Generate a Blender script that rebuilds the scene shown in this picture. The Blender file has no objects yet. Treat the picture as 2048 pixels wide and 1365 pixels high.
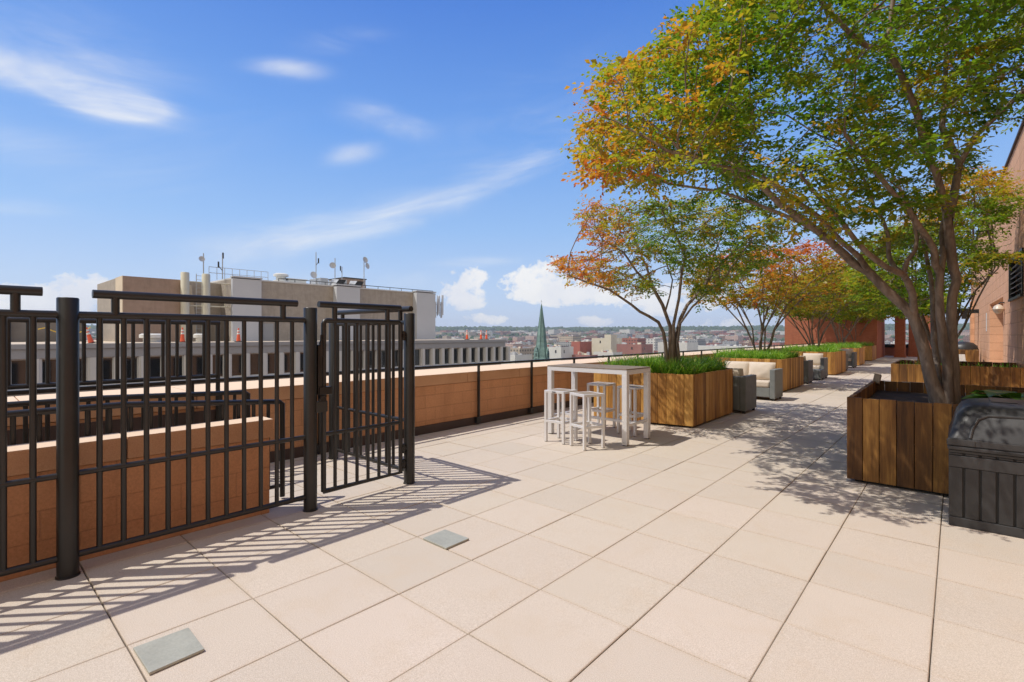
import bpy, bmesh, math, random
import numpy as np
from mathutils import Vector, Matrix, noise as mnoise
from mathutils.kdtree import KDTree
R = math.radians
random.seed(7); RNG = np.random.default_rng(7)
C = bpy.context.scene.collection

# ------------------------------------------------------------------ survey of the place
# world: +Y runs along the terrace, -X is the street side, floor at z = 0, camera above the origin
EYE = 1.56; FOC = 1000.0; YAW = R(41.6)
SY, CY = math.sin(YAW), math.cos(YAW)
def at(px, Z, z=None, py=None):
    """point seen at picture column px at depth Z (height from row py or z)"""
    X = (px - 1024.0) / FOC * Z
    if z is None: z = EYE - (py - 670.0) / FOC * Z
    return Vector((X * CY - Z * SY, X * SY + Z * CY, z))
def onx(px, x):
    r = (px - 1024.0) / FOC; Z = x / (r * CY - SY)
    return Z * (r * SY + CY), Z
def proj(p):
    Z = -p[0] * SY + p[1] * CY; X = p[0] * CY + p[1] * SY
    return 1024 + FOC * X / Z, 670 - FOC * (p[2] - EYE) / Z, Z

# ------------------------------------------------------------------ node helpers
def mat_new(name):
    m = bpy.data.materials.new(name); m.use_nodes = True
    nt = m.node_tree; b = nt.nodes['Principled BSDF']
    return m, nt, b
def N(nt, t, **kw):
    n = nt.nodes.new(t)
    for k, v in kw.items():
        if k in n.inputs.keys(): n.inputs[k].default_value = v
        else: setattr(n, k, v)
    return n
def ramp(nt, fac, stops):
    r = nt.nodes.new('ShaderNodeValToRGB'); e = r.color_ramp.elements
    while len(e) < len(stops): e.new(0.5)
    for i, (p, c) in enumerate(stops):
        e[i].position = p; e[i].color = (*c, 1)
    nt.links.new(fac, r.inputs[0]); return r.outputs[0]
def noise(nt, vec, scale, detail=4, rough=.55, dist=0.0):
    n = N(nt, 'ShaderNodeTexNoise'); n.inputs['Scale'].default_value = scale
    n.inputs['Detail'].default_value = detail; n.inputs['Roughness'].default_value = rough
    n.inputs['Distortion'].default_value = dist
    if vec is not None: nt.links.new(vec, n.inputs['Vector'])
    return n.outputs['Fac']
def math_n(nt, op, a, b=None, clamp=False):
    n = N(nt, 'ShaderNodeMath', operation=op); n.use_clamp = clamp
    for i, v in enumerate((a, b)):
        if v is None: continue
        if isinstance(v, (int, float)): n.inputs[i].default_value = v
        else: nt.links.new(v, n.inputs[i])
    return n.outputs[0]
def mix_c(nt, fac, a, b, mode='MIX'):
    n = N(nt, 'ShaderNodeMix', data_type='RGBA', blend_type=mode)
    for s, v in ((n.inputs[0], fac), (n.inputs[6], a), (n.inputs[7], b)):
        if isinstance(v, (int, float)): s.default_value = v
        elif isinstance(v, tuple): s.default_value = (*v, 1)
        else: nt.links.new(v, s)
    return n.outputs[2]
def bump(nt, b, h, strength=.3, dist=.01):
    n = N(nt, 'ShaderNodeBump'); n.inputs['Strength'].default_value = strength; n.inputs['Distance'].default_value = dist
    nt.links.new(h, n.inputs['Height']); nt.links.new(n.outputs[0], b.inputs['Normal'])
def pos(nt): return N(nt, 'ShaderNodeNewGeometry').outputs['Position']
def objco(nt): return N(nt, 'ShaderNodeTexCoord').outputs['Object']
def mapping(nt, vec, scale=(1, 1, 1), rot=(0, 0, 0)):
    n = N(nt, 'ShaderNodeMapping'); n.inputs['Scale'].default_value = scale; n.inputs['Rotation'].default_value = rot
    nt.links.new(vec, n.inputs[0]); return n.outputs[0]
def attr(nt, name):
    n = N(nt, 'ShaderNodeAttribute'); n.attribute_name = name; return n.outputs['Fac']

def mat_plain(name, col, rough=.5, metal=0.0, var=.12, scale=6.0, bmp=0.0, spec=.5, fine=0.0):
    m, nt, b = mat_new(name)
    v = objco(nt); f = noise(nt, v, scale, 5)
    lo = tuple(c * (1 - var) for c in col); hi = tuple(min(1, c * (1 + var)) for c in col)
    c = ramp(nt, f, [(.3, lo), (.7, hi)])
    if fine:
        g = noise(nt, v, 90, 2); c = mix_c(nt, fine, c, ramp(nt, g, [(.35, tuple(x * .5 for x in col)), (.65, tuple(min(1, x * 1.5) for x in col))]))
    nt.links.new(c, b.inputs['Base Color'])
    b.inputs['Roughness'].default_value = rough; b.inputs['Metallic'].default_value = metal
    b.inputs['Specular IOR Level'].default_value = spec
    if bmp: bump(nt, b, noise(nt, v, scale * 12, 3), bmp, .004)
    return m

def mat_blocks(name, c1, c2, mortar, bw, bh, axis, msize=.012, bmp=.5, rough=.9, off=(0, 0), streak=.25, pit=.35):
    m, nt, b = mat_new(name)
    p = pos(nt); s = N(nt, 'ShaderNodeSeparateXYZ'); nt.links.new(p, s.inputs[0])
    k = N(nt, 'ShaderNodeCombineXYZ')
    nt.links.new(s.outputs[{'x': 1, 'y': 0}[axis]], k.inputs[0]); nt.links.new(s.outputs[2], k.inputs[1])
    mp = N(nt, 'ShaderNodeMapping'); mp.inputs['Location'].default_value = (off[0], off[1], 0); nt.links.new(k.outputs[0], mp.inputs[0])
    br = N(nt, 'ShaderNodeTexBrick'); nt.links.new(mp.outputs[0], br.inputs['Vector'])
    br.inputs['Scale'].default_value = 1; br.inputs['Brick Width'].default_value = bw; br.inputs['Row Height'].default_value = bh
    br.inputs['Mortar Size'].default_value = msize; br.inputs['Mortar Smooth'].default_value = .3; br.inputs['Bias'].default_value = 0
    br.inputs['Color1'].default_value = (*c1, 1); br.inputs['Color2'].default_value = (*c2, 1); br.inputs['Mortar'].default_value = (*mortar, 1)
    f = noise(nt, p, 2.2, 6, .65)
    c = mix_c(nt, streak, br.outputs['Color'], ramp(nt, f, [(.3, tuple(x * .6 for x in c1)), (.7, tuple(min(1, x * 1.25) for x in c2))]))
    g = noise(nt, p, 60, 4, .7)
    c = mix_c(nt, pit, c, ramp(nt, g, [(.3, tuple(x * .62 for x in c1)), (.7, tuple(min(1, x * 1.3) for x in c2))]))
    sk = noise(nt, mapping(nt, p, (3.2, 3.2, .35)), 1.0, 6, .65, .3)
    c = mix_c(nt, math_n(nt, 'MULTIPLY', ramp(nt, sk, [(.50, (0, 0, 0)), (.72, (1, 1, 1))]), .38), c, tuple(x * .52 for x in c1))
    nt.links.new(c, b.inputs['Base Color']); b.inputs['Roughness'].default_value = rough; b.inputs['Specular IOR Level'].default_value = .2
    h = math_n(nt, 'ADD', math_n(nt, 'MULTIPLY', br.outputs['Fac'], -1.0), math_n(nt, 'MULTIPLY', g, .35))
    bump(nt, b, h, bmp, .012)
    return m

M = {}
def make_materials():
    # pavers: exposed aggregate concrete, each slab with its own tint
    m, nt, b = mat_new('paver_concrete'); p = pos(nt)
    pv = attr(nt, 'pv')
    base = ramp(nt, pv, [(0, (.465, .42, .345)), (.35, (.54, .465, .385)), (.7, (.525, .47, .375)), (1, (.60, .51, .43))])
    big = noise(nt, p, 1.1, 5, .6)
    c = mix_c(nt, .28, base, ramp(nt, big, [(.3, (.475, .40, .325)), (.7, (.61, .525, .445))]))
    stain = noise(nt, p, 3.1, 6, .7, .4)
    c = mix_c(nt, math_n(nt, 'MULTIPLY', ramp(nt, stain, [(.50, (0, 0, 0)), (.70, (1, 1, 1))]), .42), c, (.50, .39, .265))
    sp = N(nt, 'ShaderNodeSeparateXYZ'); nt.links.new(p, sp.inputs[0]); es = []
    for ax, o0 in ((0, -2.507), (1, 1.80)):
        fr = math_n(nt, 'FRACT', math_n(nt, 'DIVIDE', math_n(nt, 'SUBTRACT', sp.outputs[ax], o0 - 60.4), .604))
        es.append(math_n(nt, 'MINIMUM', fr, math_n(nt, 'SUBTRACT', 1.0, fr)))
    ed = math_n(nt, 'MINIMUM', math_n(nt, 'ADD', es[0], .002), es[1])
    jn = noise(nt, p, 7, 5, .7)
    ej = math_n(nt, 'ADD', ed, math_n(nt, 'MULTIPLY', math_n(nt, 'SUBTRACT', jn, .5), .07))
    c = mix_c(nt, math_n(nt, 'MULTIPLY', ramp(nt, ej, [(.0, (1, 1, 1)), (.05, (0, 0, 0))]), .42), c, (.45, .345, .225))
    c = mix_c(nt, math_n(nt, 'MULTIPLY', math_n(nt, 'LESS_THAN', ed, .0082), .6), c, (.20, .15, .095))
    gr = noise(nt, p, 210, 2, .6)
    c = mix_c(nt, .42, c, ramp(nt, gr, [(.36, (.40, .33, .265)), (.5, (.57, .49, .415)), (.64, (.77, .68, .60))]))
    nt.links.new(c, b.inputs['Base Color']); b.inputs['Roughness'].default_value = .88; b.inputs['Specular IOR Level'].default_value = .25
    bump(nt, b, gr, .35, .003); M['paver'] = m
    M['bed'] = mat_plain('joint_sand', (.09, .068, .045), .95, var=.3, scale=20)
    sand1, sand2, mort = (.53, .262, .132), (.60, .305, .158), (.36, .185, .10)
    M['block_x'] = mat_blocks('split_block', sand1, sand2, mort, .40, .20, 'x', .006, .5)
    M['block_y'] = mat_blocks('split_block_end', sand1, sand2, mort, .40, .20, 'y', .006, .5)
    # coping stone
    m, nt, b = mat_new('coping_stone'); p = pos(nt)
    c = ramp(nt, noise(nt, p, 3, 6, .6), [(.3, (.50, .27, .145)), (.7, (.60, .345, .20))])
    c = mix_c(nt, .3, c, ramp(nt, noise(nt, p, 120, 3), [(.35, (.36, .18, .09)), (.65, (.60, .38, .23))]))
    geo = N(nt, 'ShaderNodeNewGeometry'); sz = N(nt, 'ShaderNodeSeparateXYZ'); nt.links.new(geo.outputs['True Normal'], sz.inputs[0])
    up = math_n(nt, 'MULTIPLY', math_n(nt, 'GREATER_THAN', sz.outputs[2], .7), .85)      # upward faces mixed to a paler tone
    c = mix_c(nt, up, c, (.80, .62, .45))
    nt.links.new(c, b.inputs['Base Color']); b.inputs['Roughness'].default_value = .9; b.inputs['Specular IOR Level'].default_value = .2
    bump(nt, b, noise(nt, p, 90, 4, .7), .3, .006); M['coping'] = m
    pink1, pink2, pm = (.72, .40, .235), (.78, .45, .275), (.50, .26, .15)
    M['pink_x'] = mat_blocks('pink_block_wall', pink1, pink2, pm, .62, .31, 'x', .016, .6, streak=.3)
    m = mat_plain('rough_quoin', (.62, .33, .20), .95, var=.25, scale=3, fine=.3)
    nt = m.node_tree; bump(nt, nt.nodes['Principled BSDF'], noise(nt, pos(nt), 9, 8, .75, .6), 1.0, .12); M['quoin'] = m
    M['brick_y'] = mat_blocks('red_brick', (.36, .115, .06), (.44, .15, .082), (.36, .20, .14), .22, .075, 'y', .008, .3, pit=.2)
    M['brick_x'] = mat_blocks('red_brick_side', (.36, .115, .06), (.44, .15, .082), (.36, .20, .14), .22, .075, 'x', .008, .3, pit=.2)
    M['flashing'] = mat_plain('brown_flashing', (.055, .033, .027), .55, var=.25, scale=1.5)
    M['steel'] = mat_plain('dark_bronze_paint', (.0155, .0148, .0138), .36, var=.2, scale=8, spec=.5, bmp=.05)
    M['latch'] = mat_plain('latch_metal', (.014, .012, .011), .3, .3, var=.3)
    M['alu'] = mat_plain('brushed_aluminium', (.73, .72, .715), .42, .3, var=.02, scale=3)
    M['slat'] = mat_plain('taupe_slat', (.27, .215, .165), .6, var=.15, scale=14)
    M['plate'] = mat_plain('galvanised_plate', (.37, .375, .325), .55, .1, var=.14, scale=5, fine=.12)
    # timber boards
    def wood(name, stops, gscale=1.0, vary=.30):
        m, nt, b = mat_new(name); p = objco(nt); pv = attr(nt, 'pv')
        add = N(nt, 'ShaderNodeVectorMath', operation='ADD'); nt.links.new(p, add.inputs[0])
        cb = N(nt, 'ShaderNodeCombineXYZ'); nt.links.new(math_n(nt, 'MULTIPLY', pv, 37.0), cb.inputs[2]); nt.links.new(math_n(nt, 'MULTIPLY', pv, 11.0), cb.inputs[0]); nt.links.new(cb.outputs[0], add.inputs[1])
        v = mapping(nt, add.outputs[0], (22 * gscale, 22 * gscale, 1.3))
        g = noise(nt, v, 1.6, 8, .65, .5)
        gw = noise(nt, mapping(nt, add.outputs[0], (3, 3, .7)), 1.5, 5, .6)
        t = math_n(nt, 'ADD', math_n(nt, 'MULTIPLY', g, .45), math_n(nt, 'ADD', math_n(nt, 'MULTIPLY', gw, .5), math_n(nt, 'MULTIPLY', math_n(nt, 'SUBTRACT', pv, .5), vary)))
        c = ramp(nt, t, stops)
        kn = N(nt, 'ShaderNodeTexVoronoi'); kn.inputs['Scale'].default_value = 2.6; nt.links.new(mapping(nt, add.outputs[0], (2.2, 2.2, .8)), kn.inputs['Vector'])
        kf = ramp(nt, kn.outputs['Distance'], [(.0, (1, 1, 1)), (.09, (0, 0, 0))])
        c = mix_c(nt, math_n(nt, 'MULTIPLY', kf, .6), c, (.10, .042, .012))
        nt.links.new(c, b.inputs['Base Color']); b.inputs['Roughness'].default_value = .62; b.inputs['Specular IOR Level'].default_value = .35
        bump(nt, b, g, .25, .004); return m
    M['wood'] = wood('honey_cedar_boards', [(.28, (.17, .072, .016)), (.45, (.40, .19, .043)), (.60, (.56, .30, .075)), (.76, (.70, .42, .13))])
    M['wood_dark'] = wood('weathered_cedar_boards', [(.30, (.06, .026, .008)), (.46, (.155, .068, .016)), (.58, (.30, .145, .033)), (.74, (.52, .28, .07))], 1.0, .19)
    M['offcut'] = mat_plain('grey_weathered_timber', (.34, .27, .205), .8, var=.2, scale=12)
    M['soil'] = mat_plain('dark_soil', (.034, .022, .015), .95, var=.5, scale=9, bmp=.8)
    M['wicker'] = mat_plain('grey_wicker', (.19, .197, .185), .7, var=.1, scale=9)
    nt = M['wicker'].node_tree; b = nt.nodes['Principled BSDF']
    wv = N(nt, 'ShaderNodeTexWave'); wv.inputs['Scale'].default_value = 28; wv.inputs['Distortion'].default_value = .6; wv.bands_direction = 'Z'; nt.links.new(objco(nt), wv.inputs[0]); bump(nt, b, wv.outputs['Fac'], .5, .006)
    M['cushion'] = mat_plain('beige_cushion', (.62, .52, .41), .9, var=.06, scale=4, bmp=.3)
    M['pillow_dark'] = mat_plain('dark_pillow', (.10, .09, .085), .9, var=.7, scale=14)
    M['foot'] = mat_plain('black_foot', (.02, .02, .02), .6)
    M['resin'] = mat_plain('charcoal_resin', (.030, .030, .031), .42, var=.22, scale=3.5, bmp=.12, spec=.45)
    M['resin2'] = mat_plain('charcoal_resin_trim', (.040, .040, .041), .40, var=.2, scale=3.5, bmp=.1, spec=.45)
    # tree bark (smooth, peeling)
    m, nt, b = mat_new('crape_myrtle_bark'); p = pos(nt)
    f = noise(nt, mapping(nt, p, (7, 7, 1.6)), 1.2, 6, .6, .8); g = noise(nt, mapping(nt, p, (30, 30, 6)), 1, 4)
    c = ramp(nt, f, [(.3, (.085, .062, .048)), (.45, (.165, .122, .094)), (.55, (.29, .23, .18)), (.7, (.22, .135, .088))])
    c = mix_c(nt, .35, c, ramp(nt, g, [(.35, (.07, .055, .045)), (.65, (.27, .215, .17))]))
    nt.links.new(c, b.inputs['Base Color']); b.inputs['Roughness'].default_value = .75; bump(nt, b, g, .3, .01); M['bark'] = m
    # leaves
    def leafmat(name, stops, trans=.54, rough=.38):
        m, nt, b = mat_new(name); t = attr(nt, 'tint'); c = ramp(nt, t, stops)
        nt.links.new(c, b.inputs['Base Color']); b.inputs['Roughness'].default_value = rough; b.inputs['Specular IOR Level'].default_value = .4
        tr = N(nt, 'ShaderNodeBsdfTranslucent'); br = mix_c(nt, 1.0, c, (1.5, 1.55, .85), 'MULTIPLY'); nt.links.new(br, tr.inputs[0])
        mx = N(nt, 'ShaderNodeMixShader'); mx.inputs[0].default_value = trans
        out = [n for n in nt.nodes if n.type == 'OUTPUT_MATERIAL'][0]
        nt.links.new(b.outputs[0], mx.inputs[1]); nt.links.new(tr.outputs[0], mx.inputs[2]); nt.links.new(mx.outputs[0], out.inputs[0]); return m
    M['leaf'] = leafmat('autumn_leaves', [(0, (.060, .145, .014)), (.25, (.135, .225, .018)), (.46, (.28, .285, .024)), (.62, (.46, .25, .030)), (.80, (.50, .155, .030)), (1, (.42, .09, .037))])
    M['grass'] = leafmat('liriope_blades', [(0, (.08, .20, .018)), (.5, (.18, .36, .03)), (.85, (.34, .50, .07)), (1, (.50, .50, .16))], .4)
    M['hosta'] = leafmat('broad_green_leaf', [(0, (.04, .12, .015)), (1, (.12, .25, .03))], .3, .3)
    # neighbour block
    M['conc_grey'] = mat_plain('grey_precast', (.34, .34, .345), .85, var=.06, scale=.7, fine=.08)
    M['conc_light'] = mat_plain('light_precast', (.60, .60, .58), .8, var=.05, scale=.8)
    M['panel_white'] = mat_plain('white_metal_panel', (.52, .53, .55), .6, var=.03, scale=.5)
    M['tan_wall'] = mat_blocks('tan_brick_penthouse', (.375, .325, .275), (.40, .35, .295), (.37, .32, .27), .6, .2, 'x', .015, .1, streak=.35, pit=.12)
    M['brown_wall'] = mat_blocks('brown_brick_penthouse', (.33, .235, .18), (.36, .258, .20), (.33, .24, .185), .6, .2, 'x', .015, .1, streak=.35, pit=.12)
    M['bulkhead'] = mat_plain('dark_grey_bulkhead', (.16, .145, .135), .85, var=.2, scale=.6)
    M['cream_wall'] = mat_plain('cream_render', (.60, .50, .37), .85, var=.08, scale=.8)
    M['roof_gravel'] = mat_plain('roof_gravel', (.52, .43, .33), .95, var=.2, scale=1.2)
    m = mat_plain('dark_window_glass', (.012, .014, .016), .04, var=.1); m.node_tree.nodes['Principled BSDF'].inputs['Specular IOR Level'].default_value = .9
    m.node_tree.nodes['Principled BSDF'].inputs['IOR'].default_value = 1.7; M['glass'] = m
    M['metal_grey'] = mat_plain('galvanised_duct', (.42, .43, .44), .5, .3, var=.12, scale=2)
    M['metal_dark'] = mat_plain('dark_duct_opening', (.03, .03, .03), .7)
    M['pipe_cream'] = mat_plain('cream_painted_flue', (.56, .53, .42), .6, var=.07, scale=1.5)
    M['cone'] = mat_plain('orange_plastic', (.75, .11, .04), .55, var=.06)
    M['cone_white'] = mat_plain('white_reflective_band', (.78, .76, .72), .5)
    M['rubber'] = mat_plain('black_rubber', (.02, .02, .02), .8)
    M['tape'] = mat_plain('yellow_tape', (.75, .50, .06), .6)
    M['lamp_glass'] = mat_plain('frosted_lamp_globe', (.62, .52, .40), .35)
    M['white_paint'] = mat_plain('white_paint', (.72, .70, .66), .6, var=.05)
    m = mat_plain('green_copper', (.19, .31, .275), .6, var=.25, scale=.35); M['copper'] = m
    nt = m.node_tree; wv = N(nt, 'ShaderNodeTexWave'); wv.bands_direction = 'Z'; wv.inputs['Scale'].default_value = .55; nt.links.new(pos(nt), wv.inputs[0]); bump(nt, nt.nodes['Principled BSDF'], wv.outputs['Fac'], .9, .4)
    M['copper_dark'] = mat_plain('dark_copper', (.03, .05, .045), .8)  # very dark green for the spire louvres and finial cross
    # far city walls: window grid on the walls, plain roofs
    def city(name, wall, win, roof, fx=3.4, fz=3.4, dens=.5):
        m, nt, b = mat_new(name); geo = N(nt, 'ShaderNodeNewGeometry'); p = geo.outputs['Position']
        s = N(nt, 'ShaderNodeSeparateXYZ'); nt.links.new(p, s.inputs[0]); n = N(nt, 'ShaderNodeSeparateXYZ'); nt.links.new(geo.outputs['True Normal'], n.inputs[0])
        u = math_n(nt, 'ADD', s.outputs[0], s.outputs[1])
        fu = math_n(nt, 'FRACT', math_n(nt, 'DIVIDE', u, fx)); fv = math_n(nt, 'FRACT', math_n(nt, 'DIVIDE', s.outputs[2], fz))
        w = math_n(nt, 'MULTIPLY', math_n(nt, 'LESS_THAN', fu, dens), math_n(nt, 'MULTIPLY', math_n(nt, 'GREATER_THAN', fv, .3), math_n(nt, 'LESS_THAN', fv, .75)))
        c = mix_c(nt, .5, wall, ramp(nt, noise(nt, p, .05, 4), [(.3, tuple(x * .75 for x in wall)), (.7, tuple(min(1, x * 1.2) for x in wall))]))
        c = mix_c(nt, math_n(nt, 'MULTIPLY', w, .85), c, win)
        c = mix_c(nt, math_n(nt, 'GREATER_THAN', n.outputs[2], .5), c, roof)
        nt.links.new(c, b.inputs['Base Color']); b.inputs['Roughness'].default_value = .8; return m
    M['c_red'] = city('far_red_brick', (.34, .13, .095), (.06, .05, .05), (.36, .32, .30))
    M['c_brown'] = city('far_brown_brick', (.25, .15, .11), (.05, .05, .05), (.27, .25, .24))
    M['c_white'] = city('far_white_render', (.62, .60, .56), (.10, .11, .12), (.62, .60, .57), 4.2)
    M['c_tan'] = city('far_tan_stone', (.46, .38, .29), (.07, .07, .07), (.46, .43, .40))
    M['c_grey'] = city('far_grey_concrete', (.33, .33, .33), (.06, .07, .08), (.40, .40, .40))
    M['c_pale'] = city('far_pale_pink', (.52, .37, .31), (.08, .07, .07), (.52, .49, .46))
    M['plain_white'] = mat_plain('whitewashed_wall', (.60, .585, .54), .85, var=.06, scale=.15)
    M['plain_cream'] = mat_plain('cream_city_wall', (.60, .54, .42), .85, var=.06, scale=.15)
    M['plain_red'] = mat_plain('red_city_wall', (.37, .12, .085), .9, var=.12, scale=.2)
    M['plain_maroon'] = mat_plain('maroon_city_wall', (.33, .155, .13), .9, var=.12, scale=.2)
    M['plain_grey'] = mat_plain('grey_city_wall', (.42, .42, .42), .9, var=.1, scale=.2)
    M['roof_pale'] = mat_plain('pale_flat_roof', (.60, .57, .54), .9, var=.12, scale=.2)
    m, nt, b = mat_new('woods'); f = noise(nt, pos(nt), .05, 6, .7)
    nt.links.new(ramp(nt, f, [(.3, (.022, .042, .014)), (.55, (.048, .085, .026)), (.75, (.085, .115, .035))]), b.inputs['Base Color']); b.inputs['Roughness'].default_value = .9; M['woods'] = m
    m, nt, b = mat_new('valley_ground'); f = noise(nt, pos(nt), .012, 7, .7)
    nt.links.new(ramp(nt, f, [(.3, (.05, .075, .03)), (.5, (.13, .125, .10)), (.7, (.20, .185, .165))]), b.inputs['Base Color']); b.inputs['Roughness'].default_value = .95; M['ground'] = m
    M['ivy_shadow'] = None
make_materials()

# ------------------------------------------------------------------ mesh helpers
class MB:
    def __init__(s): s.v = []; s.f = []; s.pv = []; s.mi = []
    def add(s, vs, fs, pv=.5, mi=0):
        o = len(s.v); s.v += [tuple(v) for v in vs]
        for f in fs: s.f.append([i + o for i in f]); s.pv.append(pv); s.mi.append(mi)
    def box(s, x0, x1, y0, y1, z0, z1, pv=.5, mi=0, mtx=None):
        vs = [(x, y, z) for z in (z0, z1) for y in (y0, y1) for x in (x0, x1)]
        if mtx is not None: vs = [mtx @ Vector(v) for v in vs]
        s.add(vs, [(0, 2, 3, 1), (4, 5, 7, 6), (0, 1, 5, 4), (2, 6, 7, 3), (0, 4, 6, 2), (1, 3, 7, 5)], pv, mi)
    def tube(s, pts, r, n=10, pv=.5, mi=0, caps=True):
        pts = [Vector(p) for p in pts]; rs = r if isinstance(r, (list, tuple)) else [r] * len(pts)
        vs = []; fs = []; ref = None
        for i, p in enumerate(pts):
            a = pts[max(0, i - 1)]; b = pts[min(len(pts) - 1, i + 1)]; d = (b - a).normalized()
            if ref is None: ref = d.cross(Vector((0, 0, 1)) if abs(d.z) < .9 else Vector((1, 0, 0))).normalized()
            u = (ref - d * ref.dot(d)).normalized(); w = d.cross(u); ref = u
            for k in range(n):
                t = 2 * math.pi * k / n; vs.append(p + (u * math.cos(t) + w * math.sin(t)) * rs[i])
        for i in range(len(pts) - 1):
            for k in range(n): fs.append((i * n + k, i * n + (k + 1) % n, (i + 1) * n + (k + 1) % n, (i + 1) * n + k))
        if caps: fs.append(tuple(range(n))[::-1]); fs.append(tuple((len(pts) - 1) * n + k for k in range(n)))
        s.add(vs, fs, pv, mi)
    def prism(s, poly, z0, z1, pv=.5, mi=0, mtx=None):
        n = len(poly); vs = [(p[0], p[1], z0) for p in poly] + [(p[0], p[1], z1) for p in poly]
        if mtx is not None: vs = [mtx @ Vector(v) for v in vs]
        s.add(vs, [tuple(range(n))[::-1], tuple(range(n, 2 * n))] + [(i, (i + 1) % n, n + (i + 1) % n, n + i) for i in range(n)], pv, mi)
    def lathe(s, c, prof, n=16, pv=.5, mi=0):
        vs = []; fs = []
        for r, z in prof:
            for k in range(n): t = 2 * math.pi * k / n; vs.append((c[0] + r * math.cos(t), c[1] + r * math.sin(t), c[2] + z))
        for i in range(len(prof) - 1):
            for k in range(n): fs.append((i * n + k, i * n + (k + 1) % n, (i + 1) * n + (k + 1) % n, (i + 1) * n + k))
        fs.append(tuple(range(n))[::-1]); fs.append(tuple((len(prof) - 1) * n + k for k in range(n)))
        s.add(vs, fs, pv, mi)
    def build(s, name, mat, parent=None, bevel=0, smooth=False, segs=2):
        me = bpy.data.meshes.new(name); org = Vector((0, 0, 0))
        if parent is not None: org = ORG.get(parent.name, org)
        me.from_pydata([(v[0] - org.x, v[1] - org.y, v[2] - org.z) for v in s.v], [], s.f)
        mats = mat if isinstance(mat, (list, tuple)) else [mat]
        for m in mats: me.materials.append(m)
        if len(mats) > 1: me.polygons.foreach_set('material_index', s.mi)
        a = me.attributes.new('pv', 'FLOAT', 'FACE'); a.data.foreach_set('value', s.pv)
        if smooth: me.polygons.foreach_set('use_smooth', [True] * len(s.f))
        me.update()
        o = bpy.data.objects.new(name, me); C.objects.link(o)
        if parent is not None: o.parent = parent
        ORG[o.name] = org
        if bevel:
            b = o.modifiers.new('bevel', 'BEVEL'); b.width = bevel; b.segments = segs; b.limit_method = 'ANGLE'; b.angle_limit = R(40); b.harden_normals = False
        if smooth:
            try: me.set_sharp_from_angle(angle=R(40))
            except Exception: pass
        return o
ORG = {}
def thing(name, label, cat, loc=(0, 0, 0), group=None):
    o = bpy.data.objects.new(name, None); C.objects.link(o); o.location = loc; o.empty_display_size = .2
    ORG[o.name] = Vector(loc); o['label'] = label; o['category'] = cat
    if group: o['group'] = group
    return o
def tag(o, label, cat, group=None, kind=None):
    if label: o['label'] = label
    if cat: o['category'] = cat
    if group: o['group'] = group
    if kind: o['kind'] = kind
    return o
def struct(o, kind='structure', label=None):
    o['kind'] = kind
    if label: o['label'] = label
    return o
def dup(root, loc, rotz, label=None):
    r = root.copy(); C.objects.link(r); r.location = loc; r.rotation_euler = (0, 0, rotz)
    if label: r['label'] = label
    for ch in list(root.children):
        c = ch.copy(); C.objects.link(c); c.parent = r
        for g in list(ch.children):
            d = g.copy(); C.objects.link(d); d.parent = c
    return r

# ------------------------------------------------------------------ terrace floor
T = .604; X0 = -2.507; Y0 = 1.80
def build_floor():
    mb = MB(); g = .0020; gy = .0022; ch = .004; top = 0.0; bot = -.04
    for i in range(-7, 9):
        for j in range(-9, 75):
            x0 = X0 + i * T + g; x1 = x0 + T - 2 * g; y0 = Y0 + j * T + gy; y1 = y0 + T - 2 * gy
            if x0 > 2.2 or x1 < -6.85: continue
            x0 = max(x0, -6.40)
            dz = random.uniform(-.0016, .0016); tx = random.uniform(-.0012, .0012); ty = random.uniform(-.0012, .0012)
            jx = random.uniform(-.0012, .0012); jy = random.uniform(-.0012, .0012); x0 += jx; x1 += jx; y0 += jy; y1 += jy
            def z(x, y): return top + dz + tx * (1 if x > (x0 + x1) / 2 else -1) + ty * (1 if y > (y0 + y1) / 2 else -1)
            ring = lambda a, d, zz=None: [(x, y, (z(x, y) - d) if zz is None else zz) for x, y in ((x0 + a, y0 + a), (x1 - a, y0 + a), (x1 - a, y1 - a), (x0 + a, y1 - a))]
            vs = ring(ch, 0) + ring(0, ch) + ring(0, 0, bot)
            fs = [(0, 1, 2, 3)] + [(4 + k, 4 + (k + 1) % 4, (k + 1) % 4, k) for k in range(4)] + [(8 + k, 8 + (k + 1) % 4, 4 + (k + 1) % 4, 4 + k) for k in range(4)]
            mb.add(vs, fs, random.random())
    struct(mb.build('terrace_floor', M['paver']), label='pale pinkish concrete paving slabs of the roof terrace')
    b = MB(); b.box(-6.8, 2.6, -4, 46.5, -.30, -.014); struct(b.build('paving_bed', M['bed']))
build_floor()
for k, (pts, lab) in enumerate((([(-3.038, .604), (-2.757, .608), (-2.765, .835), (-3.03, .840)], 'square grey metal cover plate on the paving below the tall dark fence post'),
                               ([(-3.028, 2.392), (-2.760, 2.392), (-2.764, 2.622), (-3.033, 2.615)], 'square grey metal cover plate on the open paving in front of the gate'))):
    mb = MB(); mb.prism(pts, .003, .016); tag(mb.build('cover_plate', M['plate'], bevel=.002), lab, 'cover plate', 'metal cover plates in the paving')

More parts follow.
